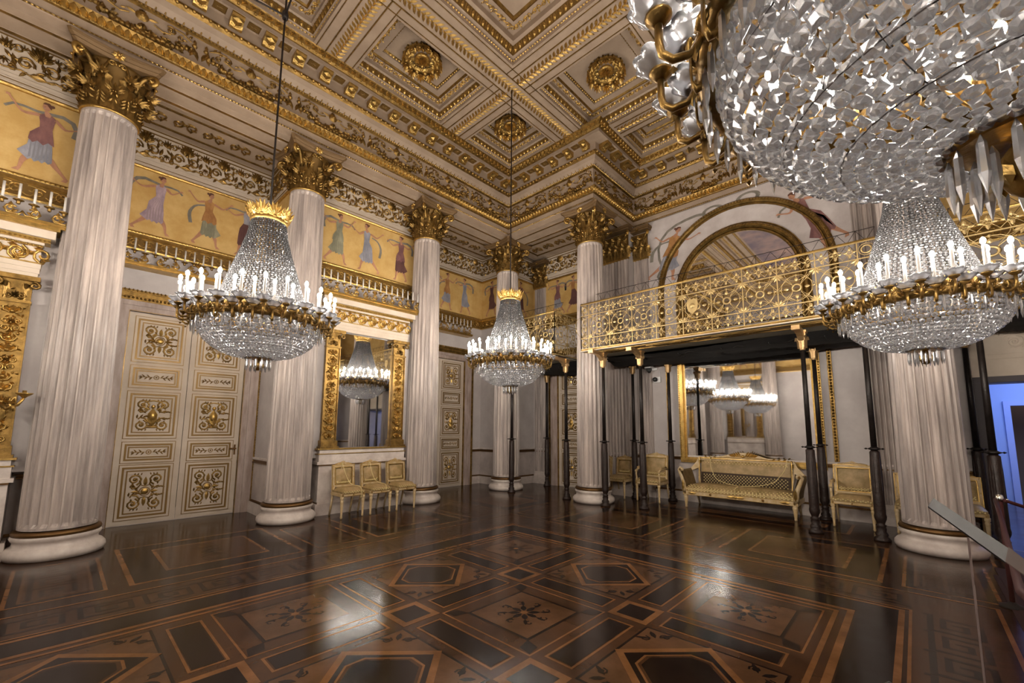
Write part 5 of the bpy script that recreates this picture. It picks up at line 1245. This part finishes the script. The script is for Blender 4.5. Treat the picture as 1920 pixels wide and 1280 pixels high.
dup(ch0,(.40,-3.87,0),-PI/2,'small gilded chair in the middle of the row of three, cord hanging on its seat')
dup(ch0,(.385,-3.33,0),-PI/2,'small gilded chair without any cord at the far end of the row of three')
g2='small gilded side chairs'
dup(ch0,(2.76,.93,0),PI,'small gilded chair between the balcony column and the first armchair',g2)
dup(ch0,(2.22,.93,0),PI,'small gilded chair mostly hidden behind the balcony column and iron post',g2)
dup(ch0,(7.66,1.02,0),PI,'small gilded chair peeping out between iron post and thick column',g2)
dup(ch0,(8.20,1.02,0),PI,'small gilded chair on the doorway side of the thick column',g2)
ac=make_chair('gilded armchair between the cameras and the sofa',True,.55,.46,1.0,'gilded armchairs beside the sofa'); ac.location=(3.49,.99,0); ac.rotation_euler=(0,0,PI)
dup(ac,(6.945,.97,0),PI,'gilded armchair between the sofa and the thick column','gilded armchairs beside the sofa')
# sofa, 2.0 long: local x across, y to the front
def make_sofa():
    root=empty('gilded_sofa',(5.235,1.05,0),PI); tag(root,'long gilded sofa with dotted gold damask and winged crest under the big mirror','sofa')
    w,D,sh=.98,.62,.25
    lg=J(lathe([(.016,0),(.026,.02),(.021,.04),(.040,.19),(.047,.22),(.035,.23),(.05,.245),(.05,.26)],10))
    for x in (-.93,.93): build('front_leg',X(lg,tr(x,D/2-.04)),wood_paint,root)
    for x in (-.90,.90): build('rear_leg',tube([(x,-D/2-.06,0),(x,-D/2,.14),(x,-D/2+.04,.27)],[.018,.024,.028],6),wood_paint,root)
    r=build('seat_rail',bbox(-w,w,-D/2,D/2,sh,sh+.085),wood_paint,root)
    F=lambda x,z:fr((x,D/2,z),(1,0,0),(0,0,1),(0,1,0))
    g=[X(gold_frame(2*w-.03,.08,.007,.004),F(-w+.015,sh+.003))]+[X(rosette(0,0,.035,.012,0,8,True),F(x,sh+.042)) for x in (-.45,.45)]
    g+=[X(J(leaf(0,0,0,.16,.06,.012),leaf(0,0,PI,.16,.06,.012),dome(0,0,.03,.016)),F(0,sh+.042))]+[X(J(leaf(0,0,0 if s<0 else PI,.18,.06,.012)),F(s*.88,sh+.042)) for s in (-1,1)]
    g+=[X(rosette(0,0,.03,.012,0,8,False),F(s*.93,sh+.04)) for s in (-1,1)]
    build('gilded_moulding',J(g),gold,r)
    cu=cushion(-w+.03,w-.03,-D/2+.06,D/2+.0,sh+.085,.14,0,16,6)
    dd_=dots_on(lambda u,v:fr((u,D/2+.001,v),(1,0,0),(0,0,1),(0,1,0)),np.linspace(-.90,.86,30),(sh+.10,sh+.12,sh+.132),0,1,.014)
    d2=dots_on(lambda u,v:fr((u,D/2-.02-v*.6,sh+.155+v*.42),(1,0,0),(0,-.5,.85),(0,.85,.5)),np.linspace(-.88,.84,30),(.0,.05,.10),0,1,.013)
    build('seat_cushion',J(cu,dd_,d2),[fabric,fabric_dot],root)
    z0=sh+.17; h=.50; m=fr((0,-D/2+.07,z0),(1,0,0),(0,-.16,1),(0,1,.16)); P=[]
    for j in range(9):
        v=j/8; P.append([(-.80+1.60*i/14,h*v,.02+.05*((1-(i/7-1)**6)*(1-(2*v-1)**4))**.5) for i in range(15)])
    pad=grid(P,closeV=False,s=True)
    dts=dots_on(lambda u,v:m@tr(u,v,.02+.05*((1-(u/.8)**6)*(1-(2*v/h-1)**4))**.5+.002),np.linspace(-.75,.70,26),(.05,.08,.11,.14,.17,.20),0,1,.011); dts2=dots_on(lambda u,v:m@tr(u,v,.02+.05*((1-(u/.8)**6)*(1-(2*v/h-1)**4))**.5+.002),np.linspace(-.75,.70,26),(.44,.47),0,1,.010)
    pad.M[:14*4]=2
    build('back_pad',J(X(J(pad,box(-.80,.80,0,h,-.02,.02)),m),dts,dts2),[fabric,fabric_dot,fabric_dk],root)
    top=[prism([(-.86,h-.01),(-.86,h+.05),(-.6,h+.065),(-.42,h+.075),(-.28,h+.12),(-.12,h+.155),(0,h+.165),(.12,h+.155),(.28,h+.12),(.42,h+.075),(.6,h+.065),(.86,h+.05),(.86,h-.01)],-.03,.03),
         prism([(-.80,.0),(-.86,h+.04),(-.90,h-.05),(-.99,h-.16),(-1.03,h-.2),(-1.0,h-.24),(-.86,h-.18),(-.82,0)],-.03,.03),prism([(.80,.0),(.86,h+.04),(.90,h-.05),(.99,h-.16),(1.03,h-.2),(1.0,h-.24),(.86,h-.18),(.82,0)],-.03,.03)]
    b=build('back_frame',X(J(top),m),wood_paint,root)
    gg=[X(gold_frame(1.66,h+.03,.010,.012),tr(-.83,-.0,.028)),dome(0,h+.09,.035,.03)]
    for s in (-1,1):
        for k in range(6): gg.append(leaf(s*(.03+k*.03),h+.06+.004*k,(PI/2-s*(.5+k*.12)) ,.16-.012*k,.035,.014))
        gg.append(ribbon([(s*.04,h+.055),(s*.3,h+.06),(s*.45,h+.045),(s*.82,h+.03)],.016,.014)); gg.append(X(rosette(0,0,.03,.012,0,8,False),tr(s*.82,h+.03,.0)))
        for k in range(3): gg.append(leaf(s*(.5+.09*k),h+.04,PI/2-s*1.0,.08,.03,.012))
    build('gilded_crest',X(J(gg),m@tr(0,0,.032)),gold,b)
    for s in (-1,1):
        # scrolled arm: S outline in the y-z plane, swept a little sideways
        pth=[(s*.95,D/2-.03,sh+.06),(s*.955,D/2-.01,sh+.14),(s*.965,D/2-.04,sh+.22),(s*1.0,D/2-.05,sh+.32),(s*1.04,D/2-.05,sh+.42),(s*1.06,D/2-.05,sh+.48),(s*1.03,D/2-.05,sh+.52),(s*.99,D/2-.05,sh+.50)]
        a=build('scrolled_arm',J(tube(pth,[.045,.05,.04,.034,.032,.030,.03,.024],8),X(sphere(.04,0,10,6),tr(s*1.0,D/2-.05,sh+.49))),wood_paint,root)
        P=[]
        for j,(x,z) in enumerate(((.90,sh+.12),(.925,sh+.22),(.955,sh+.34),(.985,sh+.44),(1.01,sh+.485),(1.045,sh+.47),(1.04,sh+.38),(1.0,sh+.25),(.975,sh+.1))): P.append([(s*x,y,z) for y in (D/2-.05,0,-D/2+.06)])
        t=grid(P,closeV=False,s=True); build('arm_pad',J(t,flip(t)),fabric,a)
        build('gilded_leaf',J(X(leaf(0,0,PI/2,.22,.07,.02),fr((s*.955,D/2+.03,sh+.08),(s*1.,0,0),(0,0,1),(0,1,0))),X(rosette(0,0,.03,.01,0,8,True),fr((s*1.02,D/2-.005,sh+.49),(1,0,0),(0,0,1),(0,1,0)))),gold,a)
    return root
make_sofa()
# cords laid over the seats
def cord(pts,lb):
    P=np.array(pts,float); t=np.linspace(0,1,len(P)); q=np.linspace(0,1,len(P)*5); C_=np.stack([np.interp(q,t,P[:,i]) for i in range(3)],1)
    for _ in range(3): C_[1:-1]=(C_[:-2]+C_[2:]+2*C_[1:-1])/4
    o=build('cord',tube(C_,.006,6),rope_m); tag(o,lb,'cord','cream cords barring the seats')
cord([(x+.04,y,z) for x,y,z in ((.12,-4.44,.60),(.165,-4.45,.93),(.195,-4.45,.90),(.24,-4.40,.70),(.30,-4.35,.56),(.40,-4.32,.525),(.52,-4.28,.525),(.585,-4.27,.50),(.60,-4.27,.40),(.59,-4.27,.33))],'cream cord tied over the first of the three small chairs')
cord([(x+.04,y,z) for x,y,z in ((.12,-3.95,.60),(.165,-3.93,.92),(.20,-3.92,.88),(.235,-3.90,.72),(.28,-3.86,.58),(.40,-3.82,.525),(.52,-3.80,.525),(.59,-3.79,.50),(.60,-3.79,.42))],'cream cord tied over the middle one of the three small chairs')
cord([(4.62,1.36,.97),(4.63,1.29,.99),(4.66,1.20,.80),(4.78,1.10,.56),(5.05,.95,.505),(5.30,.78,.50),(5.235,.72,.46),(5.235,.715,.36)],'cream cord across the sofa from the corner side of its back')
cord([(6.0,1.36,.97),(6.0,1.28,.99),(5.97,1.18,.80),(5.80,1.10,.57),(5.55,.95,.507),(5.32,.78,.50)],'cream cord across the sofa from the armchair side of its back')
# ================================================================ visitors' side
o=build('red_carpet',J(box(8.26,8.36,-12.5,-.9,0,.006),box(8.30,10.3,-12.5,-.55,0,.012)),carpet); tag(o,'dark red visitor carpet beyond the red rope','carpet'); 
def stanchion(x,y,lb,h=.95):
    r=empty('rope_stanchion',(x,y,0)); tag(r,lb,'stanchion','stanchions of the visitor barrier')
    build('base',lathe([(.085,0),(.085,.015),(.04,.03),(.02,.05)],24),mat('matt_black_iron','#0c0b0b',.8),r); build('pole',lathe([(.018,.04),(.018,h-.06)],12),red_m if y>-3 else blackp,r); build('chrome_cap',J(lathe([(.024,h-.06),(.028,h-.04),(.022,h-.01),(.008,h)],14),X(tube([(.02,0,h-.05),(.05,0,h-.04),(.045,0,h-.07)],.006,6),tr())),chrome,r); return r
stanchion(8.275,-2.06,'dark stanchion with chrome cap holding the red rope by the doorway',.98)
stanchion(7.72,-6.58,'stanchion right below the viewer, only its hooked cord end in the picture',.80)
r=build('barrier_rope',tube([(8.246,-2.10,.935),(8.225,-2.5,.87),(8.20,-2.9,.845),(8.117,-4.038,.85),(8.043,-4.962,.90),(8.005,-5.451,.95),(7.99,-5.9,1.02)],.015,8),red_m); tag(r,'dark red barrier rope hanging past the slanted reading board','rope','ropes of the visitor barrier')
r=build('barrier_rope',tube([(8.30,-2.08,.93),(8.45,-1.9,.86),(8.70,-1.75,.84),(9.1,-1.7,.93)],.015,8),red_m); tag(r,'dark red rope crossing the blue lit doorway','rope','ropes of the visitor barrier')
r=empty('rope_hook'); tag(r,'black cord loop with two chrome snap hooks at the lower picture edge','rope')
build('cord_loop',tube([(7.62,-6.50,.78),(7.60,-6.44,.84),(7.66,-6.40,.875),(7.73,-6.42,.86),(7.765,-6.48,.80)],.009,8),blackp,r)
build('snap_hook',J(X(sphere(.016,0,8,6),tr(7.625,-6.50,.785)),tube([(7.625,-6.50,.80),(7.635,-6.51,.77),(7.65,-6.5,.79)],.006,6)),chrome,r)
build('snap_hook',J(X(sphere(.014,0,8,6),tr(7.755,-6.485,.79))),chrome,r)
# slanted reading board on a clear stand
root=empty('reading_board'); tag(root,'slanted grey reading board with pale sheet on a clear glass stand','reading board')
a,b=np.array((7.775,-5.53,1.245)),np.array((7.93,-5.97,1.155)); up=np.array((.020,.115,.022))
c,d=b+up,a+up; n=np.cross(b-a,up); n/=np.linalg.norm(n); 
if n[2]<0: n=-n
def slab(p,t): P=[np.array(q)-n*t for q in p]+[np.array(q) for q in p]; return T(P,[3,2,1,0,4,5,6,7,0,1,5,4,1,2,6,5,2,3,7,6,3,0,4,7],[4]*6)
build('board',J(slab([a,b,c,d],.006)),mat('grey_board','#0e0e10',.5,spec=.15),root)
e0=b; e1=b+(b-a)*.22; build('pale_sheet',slab([e0+n*.002,e1+n*.002,e1+up*.9+n*.002,e0+up*1.05+n*.002],.003),mat('pale_sheet','#5e524e',.7,spec=.1),root)
gl=bpy.data.materials.new('clear_acrylic'); gl.use_nodes=True; nt=gl.node_tree; N=nt.nodes; N.clear(); out=N.new('ShaderNodeOutputMaterial'); tp=N.new('ShaderNodeBsdfTransparent'); gs=N.new('ShaderNodeBsdfGlossy'); gs.inputs['Roughness'].default_value=.03; mx=N.new('ShaderNodeMixShader'); fz=N.new('ShaderNodeFresnel'); fz.inputs[0].default_value=1.35
tp.inputs[0].default_value=(.93,.90,.90,1); nt.links.new(fz.outputs[0],mx.inputs[0]); nt.links.new(tp.outputs[0],mx.inputs[1]); nt.links.new(gs.outputs[0],mx.inputs[2]); nt.links.new(mx.outputs[0],out.inputs[0])
s0=np.array((7.875,-5.60,0)); s1=np.array((8.22,-5.83,0))
build('clear_stand',J(prism([s0[:2],s1[:2],s1[:2]+(.004,.006),s0[:2]+(.004,.006)],.0,1.14)),gl,root)
build('stand_edge',J(box(s0[0]-.003,s0[0]+.003,s0[1]-.003,s0[1]+.003,0,1.15)),mat('bright_acrylic_edge','#b9a7a4',.2,trans=.5),root)
# ---- rooms beyond: overhead area lamps, a blue one and a fill
def area(name,loc,size,power,col,rot=(0,0,0)):
    l=bpy.data.lights.new(name,'AREA'); l.energy=power; l.color=col; l.shape='RECTANGLE'; l.size,l.size_y=size; o=bpy.data.objects.new(name,l); link(o); o.location=loc; o.rotation_euler=rot; return o
area('blue_lamp_next_room',(9.9,4.2,3.1),(1.2,2.5),90,(.50,.64,1))
area('fill_lamp_far_room',(9.8,6.9,2.9),(.6,.6),6,(.8,.75,.8))  # added fill for the otherwise dark far room, no source in view
